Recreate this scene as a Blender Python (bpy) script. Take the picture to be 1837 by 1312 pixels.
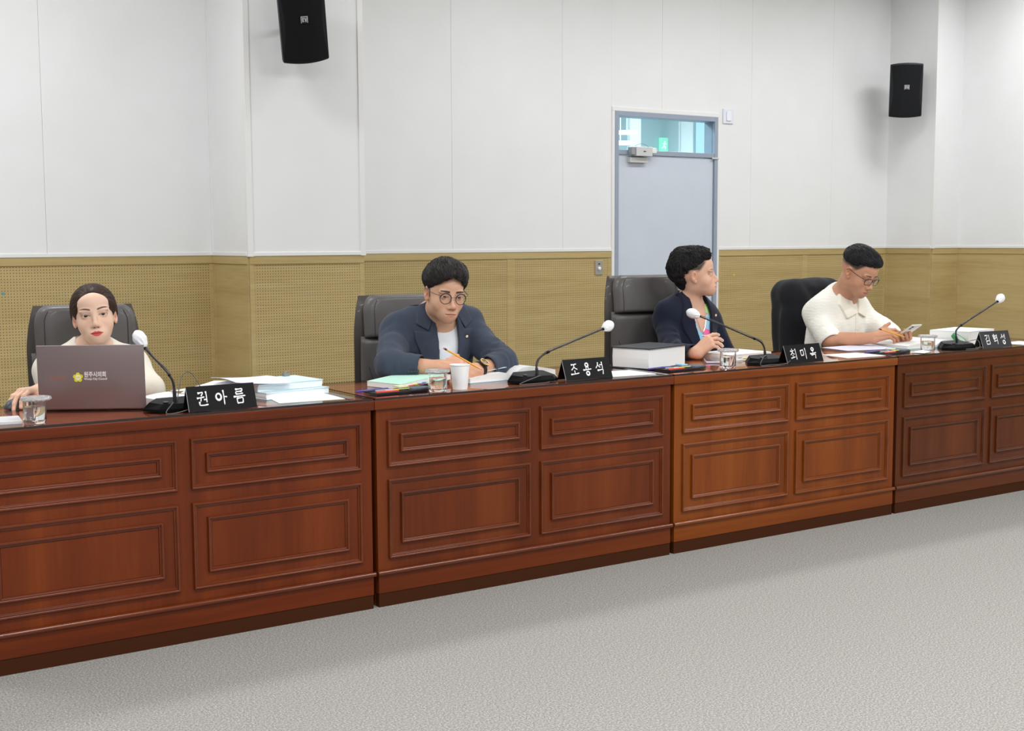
import bpy, bmesh, math, random
import numpy as np
from mathutils import Matrix, Vector
random.seed(7); RNG = np.random.default_rng(7)
for _o in list(bpy.data.objects): bpy.data.objects.remove(_o)
scene = bpy.context.scene
COL = scene.collection
PI = math.pi

# ------------------------------------------------------------------ camera
IMG_W, IMG_H, FPX = 1837.0, 1312.0, 2305.4752
CAM = np.array([-2.0919, -4.0217, 1.3130]); YAW, PITCH, ROLL = 0.58822, 0.09743, -0.0047
def cam_axes():
    cy, sy, cp, sp = math.cos(YAW), math.sin(YAW), math.cos(PITCH), math.sin(PITCH)
    f = np.array([sy*cp, cy*cp, -sp]); r = np.array([cy, -sy, 0.0]); u = np.cross(r, f)
    c, s = math.cos(ROLL), math.sin(ROLL)
    return c*r+s*u, -s*r+c*u, f
_r, _u, _f = cam_axes()
cam_data = bpy.data.cameras.new('camera'); cam = bpy.data.objects.new('camera', cam_data); COL.objects.link(cam)
cam.matrix_world = Matrix(((_r[0], _u[0], -_f[0], CAM[0]), (_r[1], _u[1], -_f[1], CAM[1]), (_r[2], _u[2], -_f[2], CAM[2]), (0, 0, 0, 1)))
cam_data.sensor_fit = 'HORIZONTAL'; cam_data.sensor_width = 36.0; cam_data.lens = FPX*36.0/IMG_W
cam_data.clip_start = 0.05; cam_data.clip_end = 60
scene.camera = cam

# ------------------------------------------------------------------ world, lights, exposure
vs = scene.view_settings
vs.view_transform = 'Standard'; vs.look = 'None'; vs.gamma = 1.0; vs.use_curve_mapping = False
vs.exposure = 0.0
world = bpy.data.worlds.new('ambient_fill'); scene.world = world; world.use_nodes = True  # even ambient fill added from the open sides, no window behind it
_bg = world.node_tree.nodes['Background']; _bg.inputs[0].default_value = (0.955, 0.98, 1.0, 1); _bg.inputs[1].default_value = 0.42
CEIL = 3.42
def area(name, loc, sx, sy, power, col=(0.962, 0.985, 1.0)):
    l = bpy.data.lights.new(name, 'AREA'); l.shape = 'RECTANGLE'; l.size = sx; l.size_y = sy; l.energy = power; l.color = col
    o = bpy.data.objects.new(name, l); COL.objects.link(o); o.location = loc; return o
for _x in (-3.0, -0.4, 2.2, 4.8):
    for _y in (-5.0, -2.2): area('ceiling_light', (_x, _y, CEIL-0.02), 1.25, 0.55, 56.0)
for _x, _p in ((-2.6, 34.0), (-0.75, 36.0), (2.5, 24.0), (4.3, 25.0), (6.05, 25.0)): area('ceiling_light', (_x, 1.75, CEIL-0.02), 1.0, 0.4, _p)

# ------------------------------------------------------------------ object helpers
def tag(o, label=None, cat=None, group=None, kind=None):
    if label: o['label'] = label
    if cat: o['category'] = cat
    if group: o['group'] = group
    if kind: o['kind'] = kind
    return o
def empty(name, loc=(0, 0, 0), rot=(0, 0, 0), parent=None, **kw):
    o = bpy.data.objects.new(name, None); COL.objects.link(o); o.location = loc; o.rotation_euler = rot
    o.empty_display_size = 0.05
    if parent: o.parent = parent
    return tag(o, **kw)
class MB:
    """collects boxes, tubes, lathes ... into one mesh"""
    def __init__(s): s.v = []; s.f = []; s.m = []
    def add(s, verts, faces, mi=0):
        b = len(s.v); s.v.extend([tuple(map(float, q)) for q in verts]); s.f.extend([tuple(i+b for i in q) for q in faces]); s.m.extend([mi]*len(faces)); return s
    def box(s, lo, hi, bev=0.0, mi=0, M=None):
        bm = bmesh.new(); bmesh.ops.create_cube(bm, size=1)
        for q in bm.verts: q.co = Vector(((lo[0]+hi[0])/2+q.co.x*(hi[0]-lo[0]), (lo[1]+hi[1])/2+q.co.y*(hi[1]-lo[1]), (lo[2]+hi[2])/2+q.co.z*(hi[2]-lo[2])))
        if bev > 0: bmesh.ops.bevel(bm, geom=bm.edges[:], offset=bev, segments=2, profile=0.5, affect='EDGES')
        bm.verts.index_update()
        vv = [(M @ q.co if M else q.co) for q in bm.verts]; s.add(vv, [[q.index for q in fc.verts] for fc in bm.faces], mi); bm.free(); return s
    def prism(s, poly, z0, z1, mi=0, fn=None):
        n = len(poly); fn = fn or (lambda a, b, c: (a, b, c))
        vv = [fn(a, b, z0) for a, b in poly]+[fn(a, b, z1) for a, b in poly]
        ff = [list(range(n))[::-1], [n+i for i in range(n)]]+[[i, (i+1) % n, n+(i+1) % n, n+i] for i in range(n)]
        return s.add(vv, ff, mi)
    def tube(s, pts, r, n=8, mi=0, cap=True, closed=False):
        P = [np.array(q, float) for q in pts]; k = len(P); rr = r if hasattr(r, '__len__') else [r]*k
        vv = []; prev = None
        for i in range(k):
            if closed: t = P[(i+1) % k]-P[i-1]
            else: t = P[min(i+1, k-1)]-P[max(i-1, 0)]
            t = t/(np.linalg.norm(t)+1e-12)
            if prev is None:
                a = np.array([0, 0, 1.0]) if abs(t[2]) < 0.9 else np.array([1.0, 0, 0]); u = np.cross(t, a)
            else: u = prev-t*(prev@t)
            u = u/(np.linalg.norm(u)+1e-12); w = np.cross(t, u); prev = u
            for j in range(n):
                an = 2*PI*j/n; vv.append(P[i]+rr[i]*(math.cos(an)*u+math.sin(an)*w))
        ff = []
        for i in range(k if closed else k-1):
            a, b = i*n, ((i+1) % k)*n
            for j in range(n): ff.append([a+j, a+(j+1) % n, b+(j+1) % n, b+j])
        if cap and not closed: ff += [list(range(n))[::-1], [(k-1)*n+j for j in range(n)]]
        return s.add(vv, ff, mi)
    def lathe(s, prof, n=32, c=(0, 0, 0), mi=0, fn=None):
        vv = []; ff = []; k = len(prof)
        for i, (r, z) in enumerate(prof):
            for j in range(n):
                a = 2*PI*j/n; q = (c[0]+r*math.cos(a), c[1]+r*math.sin(a), c[2]+z); vv.append(fn(q, a) if fn else q)
        for i in range(k-1):
            for j in range(n): ff.append([i*n+j, i*n+(j+1) % n, (i+1)*n+(j+1) % n, (i+1)*n+j])
        if prof[0][0] > 1e-6: ff.append(list(range(n))[::-1])
        if prof[-1][0] > 1e-6: ff.append([(k-1)*n+j for j in range(n)])
        return s.add(vv, ff, mi)
    def grid(s, fn, nu, nv, mi=0, thick=None, tdir=(0, 0, 1)):
        vv = [fn(i/(nu-1), j/(nv-1)) for j in range(nv) for i in range(nu)]
        ff = [[j*nu+i, j*nu+i+1, (j+1)*nu+i+1, (j+1)*nu+i] for j in range(nv-1) for i in range(nu-1)]
        if thick:
            b = len(vv); d = np.array(tdir, float)*thick
            vv = vv+[tuple(np.array(q)-d) for q in vv]
            ff = ff+[[q+b for q in reversed(fc)] for fc in ff]
            ring = [i for i in range(nu)]+[j*nu+nu-1 for j in range(1, nv)]+[(nv-1)*nu+i for i in range(nu-2, -1, -1)]+[j*nu for j in range(nv-2, 0, -1)]
            for a, c in zip(ring, ring[1:]+ring[:1]): ff.append([a, a+b, c+b, c])
        return s.add(vv, ff, mi)
    def mesh(s, name, mats, smooth=None):
        me = bpy.data.meshes.new(name); me.from_pydata(s.v, [], s.f)
        mats = mats if isinstance(mats, (list, tuple)) else [mats]
        for q in mats: me.materials.append(q)
        if any(s.m): me.polygons.foreach_set('material_index', s.m)
        if smooth is not None:
            me.polygons.foreach_set('use_smooth', [True]*len(me.polygons))
            if smooth < 180: me.set_sharp_from_angle(angle=math.radians(smooth))
        me.update(); return me
    def build(s, name, mats, parent=None, smooth=None, loc=None, rot=None, fix=True, **kw):
        if fix:
            me = s.mesh(name, mats, None); bm = bmesh.new(); bm.from_mesh(me); bmesh.ops.recalc_face_normals(bm, faces=bm.faces); bm.to_mesh(me); bm.free()
            if smooth is not None:
                me.polygons.foreach_set('use_smooth', [True]*len(me.polygons))
                if smooth < 180: me.set_sharp_from_angle(angle=math.radians(smooth))
        else: me = s.mesh(name, mats, smooth)
        o = bpy.data.objects.new(name, me); COL.objects.link(o)
        if parent: o.parent = parent
        if loc is not None: o.location = loc
        if rot is not None: o.rotation_euler = rot
        return tag(o, **kw)
def link_copy(o, parent, loc=None, rot=None):
    c = o.copy(); COL.objects.link(c); c.parent = parent
    if loc is not None: c.location = loc
    if rot is not None: c.rotation_euler = rot
    return c
def spline(pts, n=8):
    P = np.array(pts, float); P = np.vstack([2*P[0]-P[1], P, 2*P[-1]-P[-2]]); out = []
    for i in range(1, len(P)-2):
        for t in np.linspace(0, 1, n, endpoint=False):
            a, b, c, d = P[i-1], P[i], P[i+1], P[i+2]
            out.append(0.5*((2*b)+(-a+c)*t+(2*a-5*b+4*c-d)*t*t+(-a+3*b-3*c+d)*t**3))
    out.append(P[-2]); return out

# ------------------------------------------------------------------ materials
def srgb(r, g, b):
    f = lambda c: (c/255/12.92 if c/255 <= 0.04045 else ((c/255+0.055)/1.055)**2.4)
    return (f(r), f(g), f(b), 1)
class NT:
    def __init__(s, name):
        s.m = bpy.data.materials.new(name); s.m.use_nodes = True; s.t = s.m.node_tree; s.b = s.t.nodes['Principled BSDF']; s.out = s.t.nodes['Material Output']
    def n(s, kind, **kw):
        q = s.t.nodes.new(kind)
        for k, v in kw.items():
            if k.startswith('i_'):
                key = k[2:]; key = int(key) if key.isdigit() else key.replace('_', ' '); q.inputs[key].default_value = v
            else: setattr(q, k, v)
        return q
    def l(s, a, b): s.t.links.new(a, b)
    def set(s, **kw):
        for k, v in kw.items(): s.b.inputs[k.replace('_', ' ')].default_value = v
        return s
    def coords(s, scale=(1, 1, 1), rot=(0, 0, 0), kind='Object'):
        tc = s.n('ShaderNodeTexCoord'); mp = s.n('ShaderNodeMapping'); mp.inputs['Scale'].default_value = scale; mp.inputs['Rotation'].default_value = rot
        s.l(tc.outputs[kind], mp.inputs['Vector']); return mp.outputs['Vector']
    def noise(s, vec, scale, detail=3, rough=0.55, dist=0.0):
        q = s.n('ShaderNodeTexNoise', i_Scale=scale, i_Detail=detail, i_Roughness=rough, i_Distortion=dist); s.l(vec, q.inputs['Vector']); return q.outputs['Fac']
    def ramp(s, fac, stops):
        q = s.n('ShaderNodeValToRGB'); e = q.color_ramp.elements
        while len(e) < len(stops): e.new(0.5)
        for a, (p, c) in zip(e, stops): a.position = p; a.color = c
        s.l(fac, q.inputs['Fac']); return q.outputs['Color']
    def mix(s, fac, a, b, mode='MIX'):
        q = s.n('ShaderNodeMix', data_type='RGBA', blend_type=mode)
        for sock, v in ((q.inputs[0], fac), (q.inputs[6], a), (q.inputs[7], b)):
            if hasattr(v, 'is_output'): s.l(v, sock)
            else: sock.default_value = v
        return q.outputs[2]
    def math(s, op, a, b=None):
        q = s.n('ShaderNodeMath', operation=op)
        for sock, v in ((q.inputs[0], a), (q.inputs[1], b)):
            if v is None: continue
            if hasattr(v, 'is_output'): s.l(v, sock)
            else: sock.default_value = v
        return q.outputs[0]
    def bump(s, h, strength=0.2, dist=0.002):
        q = s.n('ShaderNodeBump', i_Strength=strength, i_Distance=dist); s.l(h, q.inputs['Height']); s.l(q.outputs['Normal'], s.b.inputs['Normal'])
    def color(s, c): s.l(c, s.b.inputs['Base Color'])
_mc = {}
def plain(name, rgb, rough=0.5, metal=0.0, coat=0.0, spec=0.5, noise=0.0, nscale=40, bump=0.0, bscale=300, emit=None, estr=0.0, sheen=0.0):
    if name in _mc: return _mc[name]
    t = NT(name); c = srgb(*rgb); t.set(Base_Color=c, Roughness=rough, Metallic=metal, Coat_Weight=coat, Specular_IOR_Level=spec)
    if sheen: t.set(Sheen_Weight=sheen)
    if noise or bump: v = t.coords()
    if noise:
        f = t.noise(v, nscale, 4)
        lo = tuple(x*(1-noise) for x in c[:3])+(1,); hi = tuple(min(1, x*(1+noise)) for x in c[:3])+(1,)
        t.color(t.ramp(f, [(0.3, lo), (0.7, hi)]))
    if bump: t.bump(t.noise(v, bscale, 2), bump, 0.001)
    if emit: t.set(Emission_Color=srgb(*emit), Emission_Strength=estr)
    _mc[name] = t.m; return t.m
def wood(name, dark, mid, light, axis='Z', rough=0.32, coat=0.35, scale=1.0, seed=0.0):
    t = NT(name); sc = {'Z': (9, 9, 0.55), 'X': (0.55, 9, 9), 'Y': (9, 0.55, 9)}[axis]
    tc = t.n('ShaderNodeTexCoord'); mp = t.n('ShaderNodeMapping'); mp.inputs['Scale'].default_value = tuple(x*scale for x in sc); mp.inputs['Location'].default_value = (seed*3.1, seed*1.7, seed*2.3)
    t.l(tc.outputs['Object'], mp.inputs['Vector']); v = mp.outputs['Vector']
    big = t.noise(v, 0.8, 3, 0.5, 0.4); fine = t.noise(v, 9.0, 5, 0.65, 0.2)
    f = t.math('ADD', t.math('MULTIPLY', big, 0.7), t.math('MULTIPLY', fine, 0.3))
    t.color(t.ramp(f, [(0.22, srgb(*dark)), (0.5, srgb(*mid)), (0.80, srgb(*light))]))
    t.set(Roughness=rough, Coat_Weight=coat*0.5, Coat_Roughness=0.15, Specular_IOR_Level=0.22)
    t.bump(fine, 0.05, 0.001); _mc[name] = t.m; return t.m
def glass(name, tint=(1, 1, 1, 1), ior=1.45, rough=0.0, thin=True, refl=1.0):
    if name in _mc: return _mc[name]
    t = NT(name)
    if thin:
        tr = t.n('ShaderNodeBsdfTransparent'); tr.inputs[0].default_value = tint; gl = t.n('ShaderNodeBsdfGlossy'); gl.inputs['Roughness'].default_value = rough
        f0 = ((ior-1)/(ior+1))**2; lw = t.n('ShaderNodeLayerWeight', i_Blend=0.5); fr = t.math('ADD', t.math('MULTIPLY', t.math('POWER', lw.outputs['Facing'], 5.0), 1-f0), f0); mx = t.n('ShaderNodeMixShader')
        t.l(t.math('MULTIPLY', fr, refl), mx.inputs[0]); t.l(tr.outputs[0], mx.inputs[1]); t.l(gl.outputs[0], mx.inputs[2]); t.l(mx.outputs[0], t.out.inputs['Surface'])
    else: t.set(Base_Color=tint, Roughness=rough, IOR=ior, Transmission_Weight=1.0)
    _mc[name] = t.m; return t.m

# ------------------------------------------------------------------ signed-distance modelling
def _a(v): return np.array(v, dtype=np.float32)
def ELL(c, r, M=None):
    c, r = _a(c), _a(r); M = None if M is None else _a(M)
    def f(P):
        q = P-c
        if M is not None: q = q@M
        q = q/r; k0 = np.sqrt((q*q).sum(-1)); q2 = q/r; k1 = np.sqrt((q2*q2).sum(-1))+1e-9
        return k0*(k0-1)/k1
    return f
def CAP(a, b, ra, rb=None):
    a, b = _a(a), _a(b); rb = ra if rb is None else rb; d = b-a; L2 = float(d@d)+1e-12
    def f(P):
        q = P-a; t = np.clip((q@d)/L2, 0, 1)
        e = q-t[..., None]*d; return np.sqrt((e*e).sum(-1))-(ra+(rb-ra)*t)
    return f
def SPH(c, r):
    c = _a(c); return lambda P: np.sqrt(((P-c)**2).sum(-1))-r
def RBOX(c, h, r, M=None):
    c, h = _a(c), _a(h); M = None if M is None else _a(M)
    def f(P):
        q = P-c
        if M is not None: q = q@M
        q = np.abs(q)-(h-r); return np.sqrt((np.maximum(q, 0)**2).sum(-1))+np.minimum(q.max(-1), 0)-r
    return f
def smin(a, b, k):
    if k <= 0: return np.minimum(a, b)
    h = np.maximum(k-np.abs(a-b), 0)/k; return np.minimum(a, b)-h*h*k*0.25
def smax(a, b, k): return -smin(-a, -b, k)
def U(k, *fs):
    def f(P):
        d = fs[0](P)
        for g in fs[1:]: d = smin(d, g(P), k)
        return d
    return f
def SUB(f0, g, k=0.0): return lambda P: smax(f0(P), -g(P), k)
def INT(f0, g, k=0.0): return lambda P: smax(f0(P), g(P), k)
def OFF(f0, r): return lambda P: f0(P)-r
def LOCAL(f0, o, M, s=1.0):
    o, M = _a(o), _a(M); return lambda P: f0(((P-o)@M)/s)*s
def hashn(i, j, k):
    h = i+j+k; h = (h ^ (h >> np.uint32(13)))*np.uint32(1274126177)
    return ((h ^ (h >> np.uint32(16))) & np.uint32(0xffff)).astype(np.float32)*np.float32(2/65535.0)-np.float32(1)
def vnoise(P):
    P = np.asarray(P, np.float32); I = np.floor(P); F = P-I; F = F*F*(3-2*F); I = I.astype(np.int32).astype(np.uint32)
    K = (np.uint32(374761393), np.uint32(668265263), np.uint32(2147483647)); H = [(I[..., a]*K[a], (I[..., a]+np.uint32(1))*K[a]) for a in range(3)]; W = [(1-F[..., a], F[..., a]) for a in range(3)]; out = 0
    for a in (0, 1):
        for b in (0, 1):
            w = W[0][a]*W[1][b]
            for c in (0, 1): out = out+w*W[2][c]*hashn(H[0][a], H[1][b], H[2][c])
    return out
def mesh_sdf(f, lo, hi, h, B=4, slack=1.6):
    lo, hi = np.array(lo, float), np.array(hi, float)
    n = np.ceil((hi-lo)/h).astype(int)+1; nb = np.ceil(n/B).astype(int); n = nb*B
    ax = [lo[i]+np.arange(n[i])*h for i in range(3)]
    cx = [lo[i]+(np.arange(nb[i])*B+(B-1)/2)*h for i in range(3)]
    C = np.stack(np.meshgrid(*cx, indexing='ij'), -1).reshape(-1, 3).astype(np.float32)
    dc = f(C)
    V = np.repeat(np.repeat(np.repeat(dc.reshape(nb), B, 0), B, 1), B, 2).astype(np.float32)
    near = np.where(np.abs(dc) < B*h*0.87*slack)[0]
    off = np.stack(np.meshgrid(*[np.arange(B)]*3, indexing='ij'), -1).reshape(-1, 3)
    bi = np.stack(np.unravel_index(near, nb), -1)
    for s in range(0, len(bi), 4000):
        idx = (bi[s:s+4000, None, :]*B+off[None]).reshape(-1, 3)
        P = (lo+idx*h).astype(np.float32); V[idx[:, 0], idx[:, 1], idx[:, 2]] = f(P)
    return surface_nets(V, lo, h)
def surface_nets(V, lo, h):
    S = V < 0
    c = [S[i:V.shape[0]-1+i, j:V.shape[1]-1+j, k:V.shape[2]-1+k] for i in (0, 1) for j in (0, 1) for k in (0, 1)]
    cnt = sum(q.astype(np.int8) for q in c); act = (cnt > 0) & (cnt < 8)
    A = np.argwhere(act); N = len(A); idx = -np.ones(act.shape, np.int64); idx[act] = np.arange(N)
    vals = np.stack([V[A[:, 0]+i, A[:, 1]+j, A[:, 2]+k] for i in (0, 1) for j in (0, 1) for k in (0, 1)], 1)
    corner = np.array([(i, j, k) for i in (0, 1) for j in (0, 1) for k in (0, 1)], float)
    acc = np.zeros((N, 3)); num = np.zeros(N)
    for a in range(8):
        for b in range(a+1, 8):
            if np.abs(corner[a]-corner[b]).sum() != 1: continue
            va, vb = vals[:, a], vals[:, b]; m = (va < 0) != (vb < 0); t = np.where(m, va/(va-vb+1e-20), 0)
            acc += m[:, None]*(corner[a]+(corner[b]-corner[a])*t[:, None]); num += m
    P = lo+(A+acc/np.maximum(num, 1)[:, None])*h
    quads = []
    for d in range(3):
        a = [slice(None)]*3; b = [slice(None)]*3; a[d] = slice(0, V.shape[d]-1); b[d] = slice(1, V.shape[d])
        e = S[tuple(a)] != S[tuple(b)]; E = np.argwhere(e); u, w = (d+1) % 3, (d+2) % 3
        ok = (E[:, u] > 0) & (E[:, w] > 0) & (E[:, u] < V.shape[u]-1) & (E[:, w] < V.shape[w]-1); E = E[ok]
        def cell(du, dw):
            q = E.copy(); q[:, u] += du; q[:, w] += dw; return idx[q[:, 0], q[:, 1], q[:, 2]]
        Q = np.stack([cell(-1, -1), cell(0, -1), cell(0, 0), cell(-1, 0)], 1)
        fl = ~S[E[:, 0], E[:, 1], E[:, 2]]; Q[fl] = Q[fl][:, ::-1]; quads.append(Q)
    Q = np.concatenate(quads); Q = Q[(Q >= 0).all(1)]
    return P, Q
def relax(P, Q, it=1, w=0.5):
    e = np.concatenate([Q[:, [0, 1]], Q[:, [1, 2]], Q[:, [2, 3]], Q[:, [3, 0]]])
    for _ in range(it):
        S = np.zeros_like(P); n = np.zeros(len(P))
        np.add.at(S, e[:, 0], P[e[:, 1]]); np.add.at(S, e[:, 1], P[e[:, 0]]); np.add.at(n, e[:, 0], 1); np.add.at(n, e[:, 1], 1)
        P = P*(1-w)+w*S/np.maximum(n, 1)[:, None]
    return P
def merge(parts):
    Ps, Qs, b = [], [], 0
    for P, Q in parts: Ps.append(P); Qs.append(Q+b); b += len(P)
    return np.concatenate(Ps), np.concatenate(Qs)
def quad_obj(name, P, Q, mat, parent=None, origin=(0, 0, 0), colors=None, **kw):
    me = bpy.data.meshes.new(name); P = np.asarray(P, np.float64)-np.array(origin)
    me.vertices.add(len(P)); me.vertices.foreach_set('co', P.astype(np.float32).ravel())
    me.loops.add(len(Q)*4); me.loops.foreach_set('vertex_index', Q.astype(np.int32).ravel())
    me.polygons.add(len(Q)); me.polygons.foreach_set('loop_start', np.arange(len(Q), dtype=np.int32)*4)
    me.polygons.foreach_set('use_smooth', np.ones(len(Q), bool)); me.materials.append(mat)
    if colors is not None:
        ca = me.color_attributes.new('Col', 'FLOAT_COLOR', 'POINT'); c4 = np.ones((len(P), 4), np.float32); c4[:, :3] = colors; ca.data.foreach_set('color', c4.ravel())
    me.update(calc_edges=True); me.validate()
    o = bpy.data.objects.new(name, me); COL.objects.link(o)
    if parent: o.parent = parent
    return tag(o, **kw)
def sdf_obj(name, f, lo, hi, h, mat, parent=None, origin=(0, 0, 0), it=1, **kw):
    P, Q = mesh_sdf(f, lo, hi, h); P = relax(P, Q, it); return quad_obj(name, P, Q, mat, parent, origin, **kw)
def rotm(yaw=0, pitch=0, roll=0):
    return np.array(Matrix.Rotation(math.radians(yaw), 3, 'Z') @ Matrix.Rotation(math.radians(pitch), 3, 'X') @ Matrix.Rotation(math.radians(roll), 3, 'Y'))
# ------------------------------------------------------------------ the room
YW, ZW = 3.3266, 1.2288            # back wall plane, top of the wooden wainscot
PX1, PX2, PD = 0.6843, 1.3955, 0.5447   # pillar
RC, RW, RP = 6.6245, 6.9628, 0.4733     # corner column, side wall
DX1, DX2, DZ = 3.6935, 4.6819, 2.229    # door frame
XL = -6.0
def m_wall():
    t = NT('white_wallpaper'); v = t.coords(); t.set(Base_Color=(0.83, 0.825, 0.815, 1), Roughness=0.85, Specular_IOR_Level=0.25)
    f = t.noise(v, 3.0, 4); t.color(t.ramp(f, [(0.3, (0.800, 0.800, 0.797, 1)), (0.7, (0.826, 0.828, 0.828, 1))]))
    w = t.n('ShaderNodeTexNoise', i_Scale=420.0, i_Detail=1.0); t.l(v, w.inputs['Vector']); t.bump(w.outputs['Fac'], 0.12, 0.001); return t.m
def m_peg(holes=True, along='X'):
    t = NT('perforated_oak_panel' if holes else 'plain_oak_panel'); v = t.coords((0.5, 9, 9) if along == 'X' else (9, 0.5, 9))
    big = t.noise(v, 1.2, 3, 0.5, 0.6); fine = t.noise(v, 9, 4, 0.6)
    f = t.math('ADD', t.math('MULTIPLY', big, 0.55), t.math('MULTIPLY', fine, 0.45))
    c = t.ramp(f, [(0.3, (0.410, 0.297, 0.120, 1)), (0.5, (0.482, 0.362, 0.160, 1)), (0.72, (0.548, 0.425, 0.205, 1))])
    if holes:
        tc = t.n('ShaderNodeTexCoord'); sp = t.n('ShaderNodeSeparateXYZ'); t.l(tc.outputs['Object'], sp.inputs[0])
        ds = []
        for a in ('X', 'Z'):
            q = t.math('FRACT', t.math('MULTIPLY', sp.outputs[a], 1/0.0160)); q = t.math('SUBTRACT', q, 0.5); ds.append(t.math('MULTIPLY', q, q))
        r2 = t.math('ADD', ds[0], ds[1]); hole = t.math('LESS_THAN', r2, 0.165**2)
        c = t.mix(hole, c, (0.085, 0.056, 0.026, 1))
    t.color(c); t.set(Roughness=0.55, Specular_IOR_Level=0.3); return t.m
M_WALL = m_wall(); M_PEG = m_peg(True); M_OAK = m_peg(False); M_OAKY = m_peg(False, 'Y')
M_TRIM = plain('white_trim', (232, 231, 229), 0.5)
M_BACK = plain('wall_core', (200, 198, 194), 0.9)
def m_carpet():
    t = NT('grey_loop_carpet'); v = t.coords()
    a = t.noise(v, 165, 3, 0.95); b = t.noise(v, 1.1, 3, 0.5); c = t.noise(v, 70, 3, 0.7)
    col = t.ramp(a, [(0.30, srgb(78, 77, 75)), (0.5, srgb(152, 149, 144)), (0.70, srgb(224, 221, 216))])
    col = t.mix(t.math('MULTIPLY', c, 0.30), col, srgb(140, 137, 132)); col = t.mix(t.math('MULTIPLY', b, 0.25), col, srgb(152, 149, 144))
    t.color(col); t.set(Roughness=0.95, Specular_IOR_Level=0.1); t.bump(a, 0.35, 0.003); return t.m
fl = MB().box((XL-0.1, -7.5, -0.08), (RW+0.1, YW+0.1, 0)).build('floor', m_carpet(), kind='structure')
ce = MB().box((XL-0.1, -7.5, CEIL), (RW+0.1, YW+0.1, CEIL+0.06)).build('ceiling', plain('white_ceiling', (240, 239, 236), 0.9), kind='structure')

def wall_piece(parent, ax, a0, a1, pos, z0, z1, out, th, name, mat, bev=0.0015):
    """box on a wall; ax 'X': spans x a0..a1, front face at y=pos-out ; ax 'Y': spans y, front face at x=pos-out"""
    if ax == 'X': lo, hi = (a0, pos-out, z0), (a1, pos-out+th, z1)
    else: lo, hi = (pos-out, a0, z0), (pos-out+th, a1, z1)
    return MB().box(lo, hi, bev).build(name, mat, parent)
def dress(parent, ax, a0, a1, pos, seams, peg=True, skip=None, stiles=()):
    """white panels above, trim, oak band and oak panels below"""
    edges = [a0]+sorted(s for s in seams if a0 < s < a1)+[a1]
    for e0, e1 in zip(edges, edges[1:]):
        if skip and e0 < skip[1] and e1 > skip[0]:
            if skip[0]-e0 > 0.01: wall_piece(parent, ax, e0+0.0005, skip[0], pos, ZW+0.022, CEIL, 0.010, 0.010, 'wall_panel', M_WALL)
            lo, hi = max(e0, skip[0]), min(e1, skip[1])
            wall_piece(parent, ax, lo+(0.0005 if lo == e0 else 0), hi-(0.0005 if hi == e1 else 0), pos, skip[2], CEIL, 0.010, 0.010, 'wall_panel', M_WALL)
            if e1-skip[1] > 0.01: wall_piece(parent, ax, skip[1], e1-0.0005, pos, ZW+0.022, CEIL, 0.010, 0.010, 'wall_panel', M_WALL)
        else: wall_piece(parent, ax, e0+0.0005, e1-0.0005, pos, ZW+0.022, CEIL, 0.010, 0.010, 'wall_panel', M_WALL)
    oak = M_OAK if ax == 'X' else M_OAKY
    runs = [(a0, a1)] if not skip else [(a0, skip[0]), (skip[1], a1)]
    for r0, r1 in runs:
        wall_piece(parent, ax, r0, r1, pos, ZW, ZW+0.0225, 0.016, 0.016, 'trim_strip', M_TRIM, 0.003)
        wall_piece(parent, ax, r0, r1, pos, ZW-0.045, ZW, 0.012, 0.012, 'oak_band', oak, 0.001)
        cuts = [r0]+sorted(s for s in stiles if r0 < s < r1)+[r1]
        for c0, c1 in zip(cuts, cuts[1:]):
            wall_piece(parent, ax, c0+0.028, c1-0.028, pos, 0.10, ZW-0.045, 0.006, 0.006, 'oak_panel', M_PEG if peg else oak, 0)
        for c in cuts:
            lo, hi = max(c-0.028, r0), min(c+0.028, r1)
            wall_piece(parent, ax, lo, hi, pos, 0.10, ZW-0.045, 0.0085, 0.0085, 'oak_stile', oak, 0.001)
        wall_piece(parent, ax, r0, r1, pos, 0.0, 0.10, 0.012, 0.012, 'baseboard', plain('dark_baseboard', (70, 55, 42), 0.5), 0.001)
# back wall core with the door opening
wb = MB().box((XL, YW, 0), (DX1, YW+0.12, CEIL)).box((DX2, YW, 0), (RW, YW+0.12, CEIL)).box((DX1, YW, DZ), (DX2, YW+0.12, CEIL)).build('wall_back', M_BACK, kind='structure')
dress(wb, 'X', XL, PX1, YW, [-0.2738-0.9*k for k in range(7)], stiles=[-1.2, -2.4, -3.6, -4.8])
dress(wb, 'X', PX2, RC, YW, [2.3343+0.9*k for k in range(5)], skip=(DX1-0.026, DX2+0.024, DZ+0.03), stiles=[2.797, 5.65])
# pillar
wp = MB().box((PX1, YW-PD, 0), (PX2, YW-0.001, CEIL)).build('wall_pillar', M_BACK, kind='structure')
dress(wp, 'X', PX1, PX2, YW-PD, [], stiles=[])
dress(wp, 'Y', YW-PD, YW, PX1, [], peg=False)
wall_piece(wp, 'Y', YW-PD, YW, PX2+0.012, ZW, CEIL, 0.012, 0.012, 'wall_panel', M_WALL)
for xx in (PX1-0.011, PX2-0.022): MB().box((xx, YW-PD-0.0165, ZW-0.003), (xx+0.034, YW-PD+0.018, CEIL), 0.002).build('corner_trim', M_TRIM, wp)
MB().box((PX1-0.014, YW-0.030, ZW+0.02), (PX1-0.008, YW-0.010, CEIL), 0.001).build('corner_trim', M_TRIM, wp)
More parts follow.
